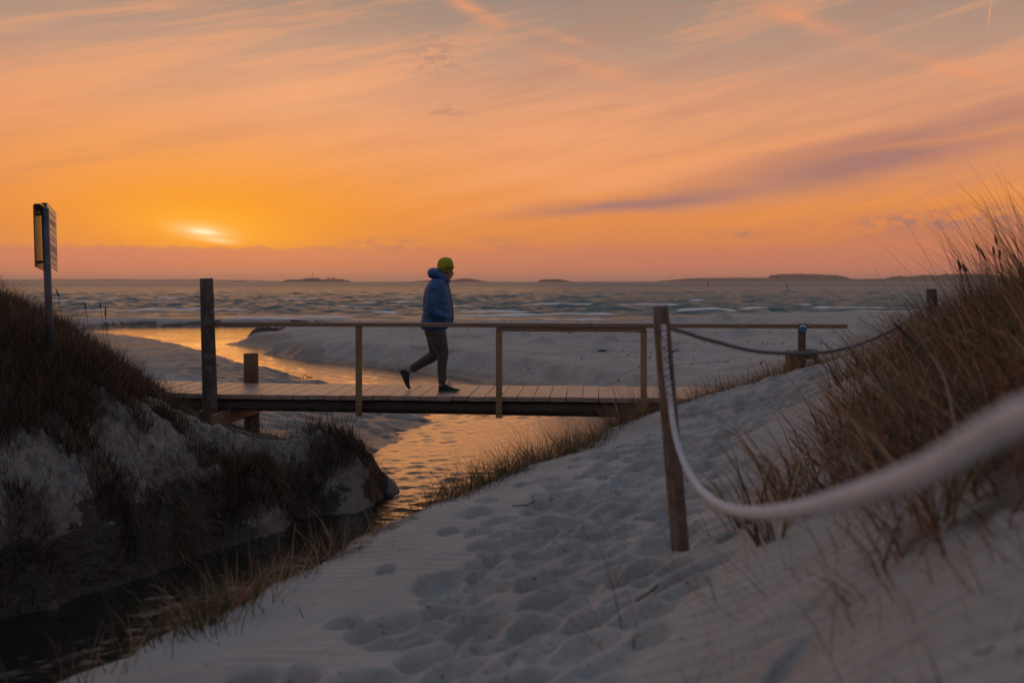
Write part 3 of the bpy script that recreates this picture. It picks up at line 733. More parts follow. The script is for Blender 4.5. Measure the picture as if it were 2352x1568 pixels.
buoy(1809, 667.5, -9, 'red spar buoy leaning at sea, nearer and right of the other')

# ------------------------------------------------------------------ footbridge
BO = Vector((-.981, 12.75, 0)); BYAW = R(-4.5); DECK = 1.125
def bx_of_u(u, d0=12.75):
    r = (u - 1176) / F; return (12.75 * r + .981) / (.9969 + .0785 * r)
def build_bridge():
    t = empty('footbridge', BO, BYAW)
    tag(t, 'narrow wooden plank footbridge with a single handrail crossing the stream', 'footbridge')
    pitch = .208; x = -5.4; variants = []
    for k in range(4):
        bm = bmesh.new(); add_box(bm, (0, 0, 0), (pitch - .007, 1.40, .062), bevel=.006)
        me = bpy.data.meshes.new('plank'); bm.to_mesh(me); bm.free(); me.materials.append(MAT['plank_wood']); variants.append(me)
    i = 0
    while x < 4.5:
        o = bpy.data.objects.new('plank', variants[i % 4]); C.objects.link(o); o.parent = t
        drop = max(0.0, -3.0 - x) * -.022
        o.location = (x + pitch / 2, .70 + random.uniform(-.012, .012), DECK - .031 + random.uniform(-.003, .003) - drop)
        o.rotation_euler = (random.uniform(-.003, .003), random.uniform(-.006, .006), random.uniform(-.005, .005))
        x += pitch; i += 1
    for yy, n in ((.13, 'near'), (1.24, 'far')):
        pts = [(-5.5 + k * .5, yy + .012 * math.sin(k * 1.7), 0) for k in range(21)]
        rad = [.073 + .034 * k / 20 for k in range(21)]
        pts = [(p[0], p[1], DECK - .064 - r) for p, r in zip(pts, rad)]
        tube('log_beam', pts, rad, MAT['beam_wood'], t, 16, .03, 3)
    # handrail in two lengths, and the doubled piece under it
    def bar(name, x0, x1, y, z, sy, sz, mat, bev=.005):
        bm = bmesh.new(); add_box(bm, (0, 0, 0), (x1 - x0, sy, sz), bevel=bev)
        o = bm_obj(name, bm, MAT[mat], t); o.location = ((x0 + x1) / 2, y, z); return o
    rz = 2.0385; j = bx_of_u(1371)
    bar('handrail', bx_of_u(496), j - .002, -.04, rz, .098, .052, 'rail_wood')
    bar('handrail', j + .002, bx_of_u(1943), -.04, rz, .098, .052, 'rail_wood')
    bar('rail_brace', bx_of_u(1141), bx_of_u(1484), -.043, rz - .053, .07, .050, 'rail_wood')
    for u in (826, 1147, 1478):
        px = bx_of_u(u); top = rz - .027 if u < 900 else rz - .08; bot = .862
        bm = bmesh.new(); add_box(bm, (0, 0, 0), (.078, .05, top - bot), bevel=.004)
        o = bm_obj('rail_post', bm, MAT['post_square_wood'], t); o.location = (px, -.043, (top + bot) / 2)
        for bz in (DECK - .12, DECK - .19): tube('bolt', [(0, -.024, bz - (top + bot) / 2), (0, -.034, bz - (top + bot) / 2)], .013, MAT['bolt_metal'], o, 8)
    px = bx_of_u(1840)
    bm = bmesh.new(); add_box(bm, (0, 0, 0), (.086, .06, .9), bevel=.004)
    o = bm_obj('rail_post', bm, MAT['stump_wood'], t); o.location = (px, -.045, rz - .027 - .45)
    # left end: tall round post, far stump, two cross boards bolted to them
    pts = [(-2.89 - .07 * k / 10, -.135, .2 + (2.632 - .2) * k / 10) for k in range(11)]
    po = tube('round_post', pts, [.100 - .018 * k / 10 for k in range(11)], MAT['old_post_wood'], t, 20, .03, 5)
    pts = [(-2.93 - .02 * k / 6, 1.52, .1 + (1.545 - .1) * k / 6) for k in range(7)]
    so = tube('stump_post', pts, [.112 - .009 * k / 6 for k in range(7)], MAT['stump_wood'], t, 20, .03, 6)
    for sx in (-1, 1):
        bm = bmesh.new(); add_box(bm, (0, 0, 0), (.062, 2.25, .195), bevel=.006)
        o = bm_obj('cross_board', bm, MAT['cross_wood'], t); o.location = (-2.93 + sx * .128, .80, .806)
        for by in (-.75, -.1, .7):
            q = tube('bolt', [(sx * .030, by, .01), (sx * .042, by, .01)], .017, MAT['bolt_metal'], o, 8)
    bm = bmesh.new(); add_box(bm, (0, 0, 0), (.012, .012, .09)); o = bm_obj('steel_rod', bm, MAT['bolt_metal'], t); o.location = (bx_of_u(529), -.02, .94)
    # stub of timber carrying the far end of the handrail
    w = t
    bm = bmesh.new(); add_box(bm, (0, 0, 0), (.16, .30, .42), bevel=.01); o = bm_obj('end_block', bm, MAT['stump_wood'], t); o.location = (bx_of_u(1824), .02, 1.52)
    return t
bridge = build_bridge()
def to_bridge(x, y, z): return Matrix.Translation(BO) @ Matrix.Rotation(BYAW, 4, 'Z') @ Vector((x, y, z))
def build_edging():
    t = empty('log_edging', to_bridge(bx_of_u(1853), -.12, 1.66), BYAW)
    tag(t, 'short mossy log beside the blue signed rail post with a blue painted end', 'log')
    tube('log', [(-.12, 0, .03), (0, 0, .035), (.10, .01, .035)], [.055, .062, .058], MAT['mossy_wood'], t, 14, .06, 2)
    tube('painted_stake', [(.085, -.02, -.25), (.088, -.02, -.03), (.09, -.02, .015)], [.03, .032, .03], MAT['blue_paint'], t, 12, .03, 4)
build_edging()
def build_blue_sign():
    t = empty('trail_sign', to_bridge(bx_of_u(1840), -.096, 2.020), BYAW)
    tag(t, 'small square blue trail sign with two walkers on the handrail end', 'sign')
    bm = bmesh.new(); add_box(bm, (0, 0, 0), (.094, .006, .104), bevel=.001); bm_obj('plate', bm, MAT['sign_blue'], t)
    def fan(name, pts, mat, y):
        bm = bmesh.new(); f = bm.faces.new([bm.verts.new((x, y, z)) for x, z in pts])
        r = bmesh.ops.extrude_face_region(bm, geom=[f]); bmesh.ops.translate(bm, verts=[v for v in r['geom'] if isinstance(v, bmesh.types.BMVert)], vec=(0, .001, 0))
        bmesh.ops.recalc_face_normals(bm, faces=bm.faces)
        return bm_obj(name, bm, MAT[mat], t)
    cz, r = .004, .040
    fan('upper_half_disc', [(r * math.cos(a), cz + r * math.sin(a)) for a in np.linspace(0, math.pi, 20)], 'sign_pale', -.0050)
    fan('lower_half_disc', [(r * math.cos(a), cz + r * math.sin(a)) for a in np.linspace(math.pi, 1.72 * math.pi, 16)] + [(r * math.cos(a), cz + r * math.sin(a)) for a in np.linspace(1.75 * math.pi, 2 * math.pi, 6)], 'sign_mid', -.0050)
    for ox, k in ((-.008, 1.0), (.009, .85)):
        bm = bmesh.new()
        def blob(x, z, w, h):
            add_box(bm, (ox + x * k, -.0070, -.004 + z * k), (w * k, .0015, h * k))
        blob(0, .021, .007, .008); blob(-.001, .008, .010, .018); blob(-.006, .010, .005, .012)
        blob(-.004, -.009, .004, .018); blob(.004, -.009, .004, .018); blob(.007, .006, .008, .003)
        bm_obj('walker_figure', bm, MAT['print_black'], t)
build_blue_sign()

# ------------------------------------------------------------------ information board on the left dune
def build_board():
    d0 = 10.0; base = P(113, 735, d0); top = P(103, 478, d0)
    gz = height(base.x, base.y)[0]
    ax = (top - base).normalized()
    t = empty('information_board', (base.x, base.y, gz)); tag(t, 'double information board on a leaning grey steel pole in the dune grass', 'information board')
    rel = lambda p: p - Vector((base.x, base.y, gz))
    tube('pole', [rel(base - ax * .5), rel(base), rel(top)], .036, MAT['steel'], t, 16)
    def panel(c0, c1, h, thick, mat, name):
        """c0 near top corner, c1 far top corner, h vector down"""
        w = c1 - c0; n = w.cross(h).normalized()
        bm = bmesh.new()
        loft(bm, [[c0 + n * a, c1 + n * a, c1 + h + n * a, c0 + h + n * a] for a in (-thick / 2, thick / 2)])
        bmesh.ops.recalc_face_normals(bm, faces=bm.faces)
        return bm_obj(name, bm, MAT[mat], t), w, n
    a0, a1 = rel(P(107, 468, 10.0)), rel(P(127.5, 490, 10.62)); hv = rel(P(111, 609, 10.02)) - a0
    pr, w, n = panel(a0, a1, hv, .012, 'board_white', 'front_panel')
    if n.x < 0: n = -n
    g = random.Random(3)
    rows = [(.10, .08, .8), (.20, .2, .75), (.235, .14, .7), (.27, .2, .72), (.36, .06, .86), (.47, .3, .6), (.53, .06, .88), (.62, .12, .8), (.655, .12, .86), (.69, .1, .8), (.725, .1, .84), (.80, .1, .82), (.84, .25, .5), (.92, .3, .45)]
    for fy, fx, fw in rows:
        bm = bmesh.new(); x = fx
        while x < min(.94, fx + fw):
            ww = g.uniform(.03, .09); p = a0 + w * x + hv * fy + n * .0075
            loft(bm, [[p + n * q, p + w * ww + n * q, p + w * ww + hv * .016 + n * q, p + hv * .016 + n * q] for q in (0, .001)])
            x += ww + .018
        bmesh.ops.recalc_face_normals(bm, faces=bm.faces)
        bm_obj('text_line', bm, MAT['print_grey'], pr)
    b0, b1 = rel(P(77, 470, 9.9)), rel(P(100, 489, 10.5)); hb = rel(P(81, 612, 9.92)) - b0
    panel(b0, b1, hb, .012, 'board_back', 'rear_panel')
    # folded top edges and clamp straps
    for c0, c1, nm in ((a0, a1, 'top_edge'), (b0, b1, 'top_edge')):
        bm = bmesh.new(); up = -hv.normalized(); side = -n if c0 is a0 else n
        loft(bm, [[c0 + n * .006, c0 + n * .006 + side * .055, c0 + n * .006 + side * .055 + up * .01, c0 + n * .006 + up * .01], [c1 + n * .006, c1 + n * .006 + side * .055, c1 + n * .006 + side * .055 + up * .01, c1 + n * .006 + up * .01]])
        bmesh.ops.recalc_face_normals(bm, faces=bm.faces); bm_obj(nm, bm, MAT['board_back'], t)
    for k in (.12, .9):
        pc = a0 + w * .22 + hv * k; pb = b0 + w * .3 + hv * k
        tube('clamp', [pb, pc], .012, MAT['steel'], t, 8)
build_board()

# ------------------------------------------------------------------ rope fence
def catmull(pts, n=12):
    pts = [Vector(p) for p in pts]; out = []
    q = [pts[0] * 2 - pts[1]] + pts + [pts[-1] * 2 - pts[-2]]
    for i in range(1, len(q) - 2):
        for k in range(n):
            t = k / n; a, b, c, d = q[i - 1], q[i], q[i + 1], q[i + 2]
            out.append(.5 * ((2 * b) + (c - a) * t + (2 * a - 5 * b + 4 * c - d) * t * t + (3 * b - a - 3 * c + d) * t ** 3))
    out.append(q[-2]); return out
def rope(label, pts, rad, base, mat='rope_fibre'):
    line = catmull(pts, 40); 
    # resample evenly
    L = [0]
    for a, b in zip(line, line[1:]): L.append(L[-1] + (b - a).length)
    n = int(L[-1] / .016); arr = np.array([tuple(p) for p in line]); ss = np.linspace(0, L[-1], n)
    pp = [Vector((np.interp(s, L, arr[:, 0]), np.interp(s, L, arr[:, 1]), np.interp(s, L, arr[:, 2]))) for s in ss]
    t = empty('rope', base); tag(t, label, 'rope', 'rope fence along the path')
    bm = bmesh.new()
    for k in range(3):
        sp = []
        for i, p in enumerate(pp):
            tn = (pp[min(i + 1, n - 1)] - pp[max(i - 1, 0)]).normalized(); a = tn.cross(Vector((0, 0, 1))).normalized(); b = tn.cross(a)
            th = ss[i] / (rad * 5.6) * 2 * math.pi + k * 2 * math.pi / 3
            sp.append(p - Vector(base) + a * (rad * .52 * math.cos(th)) + b * (rad * .52 * math.sin(th)))
        loft(bm, tube_rings(sp, rad * .56, 7))
    bmesh.ops.recalc_face_normals(bm, faces=bm.faces)
    bm_obj('strands', bm, MAT[mat], t, True)
def rope_post(name, base, top, r0, r1, label, mat='rope_post_wood'):
    gz = height(base[0], base[1])[0]; b = Vector((base[0], base[1], gz)); top = Vector(top)
    t = empty(name, b); tag(t, label, 'post', 'wooden posts of the rope fence')
    ax = top - b
    pts = [-ax * .25 + ax * 1.25 * k / 12 for k in range(13)]
    o = tube('post_shaft', pts, [r0 + (r1 - r0) * k / 12 for k in range(12)] + [r1 * .93], MAT[mat], t, 20, .05, 8)
    # the rope hole, a dark short sleeve across the post
    h = ax * (1 - .11 * (1.1 / max(ax.length, .2)))
    tube('rope_hole', [h + Vector((-.006, -r1 * 1.06, 0)), h + Vector((.008, r1 * 1.06, 0))], .017, MAT['print_black'], t, 10)
    return t
rope_post('fence_post', (.768, 4.52), (.671, 4.50, 2.486), .043, .038, 'leaning weathered round post with a thick rope through its top')
rope_post('fence_post', (3.40, 8.02), (3.37, 8.0, 2.535), .044, .042, 'rope fence post half buried in the grass of the right dune', 'old_post_wood')
rope_post('fence_post', (.27, -.55), (.25, -.55, 2.62), .043, .040, 'round post holding the near end of the slack pale rope')
near = [(1524, 748, 4.46), (1526, 790, 4.40), (1531, 850, 4.36), (1540, 925, 4.28), (1552, 1000, 4.12), (1572, 1062, 3.85), (1600, 1112, 3.45), (1632, 1145, 3.0), (1675, 1168, 2.5), (1741, 1178, 2.0), (1856, 1165, 1.5), (2084, 1095, 1.0), (2256, 1003, .8), (2351, 955, .72)]
rope('thick pale rope hanging slack towards the viewer from the leaning post', [P(*q) for q in near] + [Vector((.335, .4, 2.59)), Vector((.30, 0, 2.62)), Vector((.26, -.55, 2.60))], .0138, (.735, 4.47, 1.4))
rope('grey twisted rope sagging from the leaning post to the dune grass', [(.69, 4.49, 2.392), (.80, 4.60, 2.362), (.977, 4.845, 2.308), (1.37, 5.36, 2.216), (2.02, 6.22, 2.165), (2.68, 7.09, 2.238), (3.33, 7.95, 2.41), (3.40, 8.04, 2.43)], .0105, (.75, 4.5, 1.4), 'rope_grey')

# ------------------------------------------------------------------ the walker
def build_person():
    ux, uz = 757.0, 1443.0
    cx = bx_of_u(1010)
    # feet half way across the deck
    loc = to_bridge(0, 0, 0)
    yl = .58
    # local x on the bridge so that the standing foot falls where it does in the view
    d = 12.75 + yl - .02; r = (1018 - 1176) / F
    X0 = (r * (12.75 + .9969 * yl) + .981 - .0785 * yl) / (.9969 + .0785 * r)
    w = to_bridge(X0, yl, DECK + .002)
    t = empty('person', w, BYAW); tag(t, 'person in blue hooded jacket and yellow knit hat walking over the footbridge', 'person')
    def S(x, z): return ((x - 713) / ux, (uz - z) / ux)
    def rings(bm, secs, y0=0.0, n=20):
        """secs: (x, z, a, b[, y]) centre in picture units, a half width in the plane of the profile, b half width across"""
        c = [S(s[0], s[1]) for s in secs]; out = []
        for i, s in enumerate(secs):
            p = Vector((c[i][0], 0, c[i][1])); q0 = c[max(i - 1, 0)]; q1 = c[min(i + 1, len(c) - 1)]
            tn = Vector((q1[0] - q0[0], 0, q1[1] - q0[1])).normalized(); nn = Vector((tn.z, 0, -tn.x))
            yy = y0 + (s[4] if len(s) > 4 else 0)
            out.append([p + nn * (s[2] * math.cos(2 * math.pi * k / n)) + Vector((0, yy + s[3] * math.sin(2 * math.pi * k / n), 0)) for k in range(n)])
        loft(bm, out)
    def rows(bm, rws, n=24, sq=1.0):
        """rws: (z, left, right, half depth)"""
        out = []
        for z, l, r_, b in rws:
            x0 = S(l, z)[0]; x1 = S(r_, z)[0]; c = (x0 + x1) / 2; a = (x1 - x0) / 2; zz = S(0, z)[1]
            out.append([Vector((c + a * math.copysign(abs(math.cos(th)) ** sq, math.cos(th)), b * math.copysign(abs(math.sin(th)) ** sq, math.sin(th)), zz)) for th in [2 * math.pi * k / n for k in range(n)]])
        loft(bm, out)
    def finish(name, bm, mat, vox, sm=4, parent=t):
        bmesh.ops.recalc_face_normals(bm, faces=bm.faces)
        o = bm_obj(name, bm, MAT[mat], parent, True)
        m = o.modifiers.new('remesh', 'REMESH'); m.mode = 'VOXEL'; m.voxel_size = vox; m.use_smooth_shade = True
        m = o.modifiers.new('smooth', 'SMOOTH'); m.factor = .5; m.iterations = sm
        return o
    # body: head with face, neck, trunk and limbs in one skin
    bm = bmesh.new()
    rows(bm, [(98, 705, 768, .03), (115, 680, 795, .058), (150, 662, 812, .074), (190, 660, 815, .078), (210, 662, 814, .078), (222, 664, 809, .077), (236, 670, 807, .074), (252, 680, 806, .070), (268, 690, 803, .064), (286, 700, 800, .056), (302, 712, 794, .044), (312, 730, 780, .022)])
    rings(bm, [(806, 226, .006, .009), (812, 244, .010, .013), (817, 256, .011, .017), (810, 263, .007, .013)], n=10)          # nose
    rings(bm, [(800, 271, .010, .022), (806, 275, .007, .020), (801, 281, .008, .02)], n=10)                                   # lips
    rings(bm, [(788, 296, .018, .026), (797, 300, .010, .02)], n=10)                                                           # chin
    for sy in (-1, 1): rings(bm, [(730, 222, .022, .008), (733, 250, .018, .008)], sy * .079, 8)                               # ears
    rings(bm, [(725, 270, .055, .05), (705, 340, .062, .06)])
    rows(bm, [(325, 640, 735, .10), (385, 585, 735, .15), (470, 560, 750, .165), (600, 560, 760, .15), (720, 545, 760, .155), (820, 535, 735, .165), (890, 560, 730, .15)])
    for sy, pts in ((-1, [(650, 415), (622, 595), (700, 672)]), (1, [(655, 415), (628, 595), (700, 672)])):
        (a, b), (c, d_), (e, f) = pts
        rings(bm, [(a, b, .055, .05, 0), (c, d_, .045, .042, sy * .03)], sy * .178, 12)
        rings(bm, [(c - 5, d_, .043, .04, sy * .03), (e - 35, f - 8, .028, .03, -sy * .01)], sy * .178, 12)
        rings(bm, [(e - 38, f - 9, .026, .03), (e - 5, f + 2, .022, .042), (e + 22, f + 8, .014, .040)], sy * .175, 12)
        for k in range(4): rings(bm, [(e + 15, f + 4, .009, .009), (e + 34, f + 14, .009, .009), (e + 44, f + 28 + 2 * k, .007, .007)], sy * (.142 + .02 * k), 8)
        rings(bm, [(e - 15, f - 10, .011, .011), (e + 6, f - 22, .010, .010), (e + 20, f - 18, .008, .008)], sy * .15, 8)
    rings(bm, [(640, 850, .085, .08), (690, 1000, .07, .068), (716, 1065, .055, .055), (708, 1180, .05, .05), (712, 1300, .035, .034), (703, 1370, .036, .033), (690, 1405, .035, .032)], -.09, 14)
    rings(bm, [(712, 1400, .03, .036), (800, 1425, .018, .04), (840, 1432, .012, .03)], -.09, 12)
    rings(bm, [(600, 850, .085, .08), (612, 1000, .07, .066), (622, 1072, .055, .055)], .09, 14)
    rings(bm, [(628, 1085, .055, .055), (520, 1143, .047, .048), (395, 1218, .033, .033), (345, 1246, .033, .033), (318, 1260, .028, .028)], .09, 14)
    rings(bm, [(312, 1266, .026, .028), (322, 1325, .018, .03), (346, 1385, .010, .025)], .09, 12)
    finish('body', bm, 'skin', .0075, 2)
    for sy in (-1, 1):
        bm = bmesh.new(); x, z = S(797, 225)
        bmesh.ops.create_uvsphere(bm, u_segments=10, v_segments=8, radius=.010, matrix=Matrix.Translation((x, sy * .036, z)) @ Matrix.Diagonal((.9, 1.2, .8, 1)))
        bm_obj('eye', bm, MAT['eye_dark'], t, True)
        bm = bmesh.new(); rings(bm, [(806, 211, .004, .012), (803, 208, .004, .012)], sy * .042, 8); bm_obj('eyebrow', bm, MAT['hair_brown'], t)
    # hair showing under the hat at the temple
    bm = bmesh.new(); rings(bm, [(755, 215, .022, .006), (760, 252, .010, .005)], -.076, 10); bm_obj('hair', bm, MAT['hair_brown'], t)
    # knitted hat
    bm = bmesh.new(); out = []; n = 40
    hat = [(89, 728, 752, .012), (92, 706, 772, .04), (101, 685, 792, .062), (118, 667, 806, .08), (142, 655, 816, .091), (172, 650, 820, .096), (198, 652, 820, .095)]
    for z, l, r_, b in hat:
        c = (S(l, z)[0] + S(r_, z)[0]) / 2; a = (S(r_, z)[0] - S(l, z)[0]) / 2
        out.append([Vector((c + a * math.cos(2 * math.pi * k / n), b * math.sin(2 * math.pi * k / n), S(0, z)[1] + .004 * math.sin(k * 1.9 + z))) for k in range(n)])
    ring = []; ins = []
    for k in range(n):
        th = 2 * math.pi * k / n; z = 214 + 24 * abs(math.sin(th)) ** 1.5 - 9 * max(0, math.cos(th)) + 8 * max(0, -math.cos(th))
        c = (S(655, 0)[0] + S(818, 0)[0]) / 2; a = (S(818, 0)[0] - S(655, 0)[0]) / 2
        ring.append(Vector((c + a * math.cos(th), .093 * math.sin(th), S(0, z)[1]))); ins.append(Vector((c + a * .93 * math.cos(th), .086 * math.sin(th), S(0, z - 4)[1])))
    loft(bm, out + [ring, ins]); bmesh.ops.recalc_face_normals(bm, faces=bm.faces)
    hat_o = bm_obj('knit_hat', bm, MAT['hat_yellow'], t, True)
    m = hat_o.modifiers.new('subdivision', 'SUBSURF'); m.levels = 1; m.render_levels = 1
    # lettering knitted into the hat band
    tc = bpy.data.curves.new('hat_lettering', 'FONT'); tc.body = 'NORRØNA'; tc.size = .047; tc.space_character = 1.12; tc.offset = .0006
    to = bpy.data.objects.new('hat_lettering', tc); C.objects.link(to)
    dg = bpy.context.evaluated_depsgraph_get(); me = bpy.data.meshes.new_from_object(to.evaluated_get(dg)); bpy.data.objects.remove(to)
    bm = bmesh.new(); bm.from_mesh(me); bmesh.ops.triangulate(bm, faces=bm.faces)
    bmesh.ops.subdivide_edges(bm, edges=[e for e in bm.edges if e.calc_length() > .012], cuts=2)
    x0 = S(651, 0)[0]; x1 = S(820, 0)[0]; c = (x0 + x1) / 2; a = (x1 - x0) / 2; b = .0965
    for v in bm.verts:
        s, h = v.co.x, v.co.y
        th = math.radians(236) + s / .094
        z = S(0, 222)[1] + .12 * s + h
        k = 1.022
        v.co = Vector((c + a * k * math.cos(th), b * k * math.sin(th), z))
    bmesh.ops.solidify(bm, geom=bm.faces[:], thickness=.002)
    bm_obj('hat_lettering', bm, MAT['hat_print'], hat_o)
    # jacket with sleeves
    bm = bmesh.new()
    rows(bm, [(296, 622, 752, .11), (318, 590, 757, .17), (345, 566, 757, .205), (400, 531, 768, .225), (480, 513, 786, .232), (560, 505, 798, .228), (622, 506, 808, .224), (636, 512, 806, .216), (650, 506, 811, .222), (700, 494, 813, .222), (750, 486, 802, .22), (790, 482, 774, .212), (815, 492, 748, .2), (822, 510, 735, .19)], 28, .88)
    for sy in (-1, 1):
        rings(bm, [(648, 352, .065, .05, -sy * .04), (638, 390, .078, .066, 0), (630, 455, .079, .068, sy * .012), (622, 530, .076, .068, sy * .028), (616, 580, .074, .07, sy * .036), (622, 618, .075, .07, sy * .036)], sy * .188, 16)
        rings(bm, [(604, 600, .06, .062, sy * .034), (640, 640, .070, .066, sy * .032), (690, 668, .064, .06, sy * .015), (735, 690, .056, .055, -sy * .01), (765, 706, .045, .04, -sy * .03)], sy * .19, 16)
    finish('jacket', bm, 'jacket_blue', .011, 4)
    bm = bmesh.new()
    rings(bm, [(556, 262, .03, .04), (572, 258, .062, .10), (605, 250, .075, .14), (650, 254, .080, .15), (692, 284, .074, .142), (735, 318, .052, .118), (768, 330, .034, .085), (786, 330, .018, .045)], 0, 24)
    hood = finish('hood', bm, 'jacket_blue', .010, 3, t)
    for sy in (-1, 1):
        bm = bmesh.new(); rings(bm, [(700, 690, .006, .004), (765, 640, .006, .004)], sy * .226, 8)
        bm_obj('pocket_zip', bm, MAT['print_black'], t)
    bm = bmesh.new(); rings(bm, [(764, 352, .006, .01), (786, 440, .006, .01), (804, 540, .006, .01), (816, 640, .006, .01), (818, 700, .006, .01), (806, 752, .006, .01)], -.012, 8)
    bm_obj('front_zip', bm, MAT['print_black'], t)
    # trousers
    bm = bmesh.new()
    rows(bm, [(780, 525, 738, .165), (850, 520, 742, .175), (900, 546, 748, .165), (930, 575, 740, .13)], 24, .9)
    rings(bm, [(648, 820, .118, .10), (668, 880, .118, .104), (684, 950, .111, .098), (702, 1010, .096, .088), (719, 1062, .081, .078), (716, 1120, .070, .070), (709, 1200, .064, .064), (710, 1260, .058, .058), (716, 1290, .062, .060), (712, 1318, .056, .056), (708, 1350, .046, .047), (706, 1362, .044, .045)], -.088, 18)
    rings(bm, [(598, 830, .108, .10), (604, 910, .098, .095), (610, 985, .083, .082), (617, 1050, .074, .075), (626, 1085, .070, .072)], .09, 18)
    rings(bm, [(650, 1070, .062, .066), (606, 1092, .078, .074), (520, 1143, .067, .064), (450, 1186, .059, .058), (415, 1206, .060, .058), (392, 1220, .056, .054), (372, 1232, .050, .050)], .09, 18)
    finish('trousers', bm, 'trouser_grey', .0105, 3)
    # shoes
    def shoe(mx, nm):
        e = empty(nm); e.parent = t; e.matrix_local = mx
        bm = bmesh.new(); n = 16; out = []
        prof = [(-.085, .062, .030, .026), (-.072, .088, .030, .036), (-.045, .112, .03, .040), (-.005, .112, .03, .042), (.03, .092, .03, .043), (.075, .070, .028, .046), (.120, .052, .028, .046), (.160, .044, .026, .040), (.186, .034, .026, .026)]
        for x, top, bot, hw in prof:
            zc = (top + .012) / 2; hz = (top - .012) / 2
            out.append([Vector((x, hw * math.copysign(abs(math.cos(th)) ** .8, math.cos(th)), zc + hz * math.sin(th))) for th in [2 * math.pi * k / n for k in range(n)]])
        loft(bm, out); bmesh.ops.recalc_face_normals(bm, faces=bm.faces)
        up = bm_obj('shoe_upper', bm, MAT['shoe_green'], e, True); m = up.modifiers.new('subdivision', 'SUBSURF'); m.levels = 1; m.render_levels = 1
        bm = bmesh.new()
        ol = [(-.088, .020), (-.078, .036), (-.03, .042), (.03, .044), (.09, .050), (.15, .046), (.182, .03), (.196, .01)]
        pts = [(x, y) for x, y in ol] + [(x, -y) for x, y in reversed(ol)]
        lift = lambda x: .014 * max(0, (x - .1) / .09) ** 2
        loft(bm, [[Vector((x, y, z + lift(x))) for x, y in pts] for z in (0.0, .026)]); bmesh.ops.recalc_face_normals(bm, faces=bm.faces)
        bm_obj('shoe_sole', bm, MAT['shoe_sole'], e)
        bm = bmesh.new()
        for k in range(4): loft(bm, tube_rings([Vector((.03 + .02 * k, -.03, .085 - .008 * k)), Vector((.035 + .02 * k, 0, .100 - .010 * k)), Vector((.03 + .02 * k, .03, .085 - .008 * k))], .0032, 6))
        loft(bm, tube_rings(catmull([(.04, -.01, .1), (.07, -.03, .118), (.092, -.035, .10), (.06, -.02, .098)], 5), .0026, 6))
        loft(bm, tube_rings(catmull([(.04, 0, .1), (.06, -.01, .13), (.085, -.02, .128), (.075, -.03, .10)], 5), .0026, 6))
        bm_obj('laces', bm, MAT['lace'], e, True)
        return e
    x, z = S(740, 1443)
    shoe(Matrix.Translation((x, -.088, 0.0)), 'shoe')
    hx, hz = S(312, 1268)
    shoe(Matrix.Translation((hx - .052, .09, hz - .025)) @ Matrix.Rotation(R(66), 4, 'Y') @ Matrix.Translation((.028, 0, 0)), 'shoe')
    return t
build_person()

# ------------------------------------------------------------------ grass
STRAW, BROWN, RUST, GREEN, DARK, HEATH = (.40, .295, .175), (.20, .125, .076), (.25, .115, .060), (.085, .10, .032), (.05, .038, .027), (.050, .030, .024)
OLDB, OLDS = (.11, .072, .048), (.24, .175, .105)
def blades(name, px, py, length, width, phi, th0, kap, cols, K=4, twist=None, sink=.03, pz=None):
    """ribbon blades rooted on the ground: phi lean azimuth, th0 lean at the root, kap how much the lean grows"""
    N = len(px); pz = height(px, py) - sink if pz is None else pz
    base = np.c_[px, py, pz]; V = np.zeros((N, 2 * K + 1, 3)); cur = base.copy()
    tw = RNG.uniform(0, math.pi, N) if twist is None else twist
    side = np.c_[np.cos(tw), np.sin(tw), np.zeros(N)]
    for k in range(K + 1):
        t = k / K
        if k < K:
            wv = (width * (1 - t ** 1.6) * .5)[:, None]
            V[:, 2 * k] = cur - side * wv; V[:, 2 * k + 1] = cur + side * wv
            th = th0 + kap * (t + .5 / K) ** 1.5
            cur = cur + np.c_[np.sin(th) * np.cos(phi), np.sin(th) * np.sin(phi), np.cos(th)] * (length / K)[:, None]
        else: V[:, 2 * K] = cur
    off = np.arange(N)[:, None] * (2 * K + 1)
    Q = np.concatenate([off + np.array([2 * k, 2 * k + 1, 2 * k + 3, 2 * k + 2]) for k in range(K - 1)])
    T = off + np.array([2 * K - 2, 2 * K - 1, 2 * K])
    me = np_mesh(name, V.reshape(-1, 3), Q, T)
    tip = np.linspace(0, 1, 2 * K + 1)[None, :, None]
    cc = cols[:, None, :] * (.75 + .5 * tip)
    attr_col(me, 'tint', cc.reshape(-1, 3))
    return me
def pick(n, pal, w, var=.25):
    i = RNG.choice(len(pal), n, p=np.array(w) / sum(w)); c = np.array(pal)[i]
    return c * RNG.uniform(1 - var, 1 + var, (n, 1)) * RNG.uniform(.93, 1.07, (n, 3))
def inview(x, y, lo=-320, hi=2680):
    u = 1176 + x / np.maximum(y, .2) * F
    return (u > lo) & (u < hi)
def scatter(n, x0, x1, y0, y1, dens, tufts=0, spread=.08):
    """random spots kept by density; gathered into tufts when asked"""
    x = RNG.uniform(x0, x1, n); y = RNG.uniform(y0, y1, n); s = signed_dist(x, y); z = height(x, y)
    k = (RNG.random(n) < dens(x, y, z, s)) & inview(x, y)
    x, y = x[k], y[k]
    if tufts:
        r = np.abs(RNG.normal(0, spread, (len(x), tufts))); a = RNG.uniform(0, 6.283, (len(x), tufts))
        ang = a.ravel(); x = (x[:, None] + r * np.cos(a)).ravel(); y = (y[:, None] + r * np.sin(a)).ravel()
        return x, y, ang
    return x, y, RNG.uniform(0, 6.283, len(x))
def lean_mix(phi, main, amt):
    """pull lean directions towards the wind"""
    vx = np.cos(phi) * (1 - amt) + math.cos(main) * amt; vy = np.sin(phi) * (1 - amt) + math.sin(main) * amt
    return np.arctan2(vy, vx)
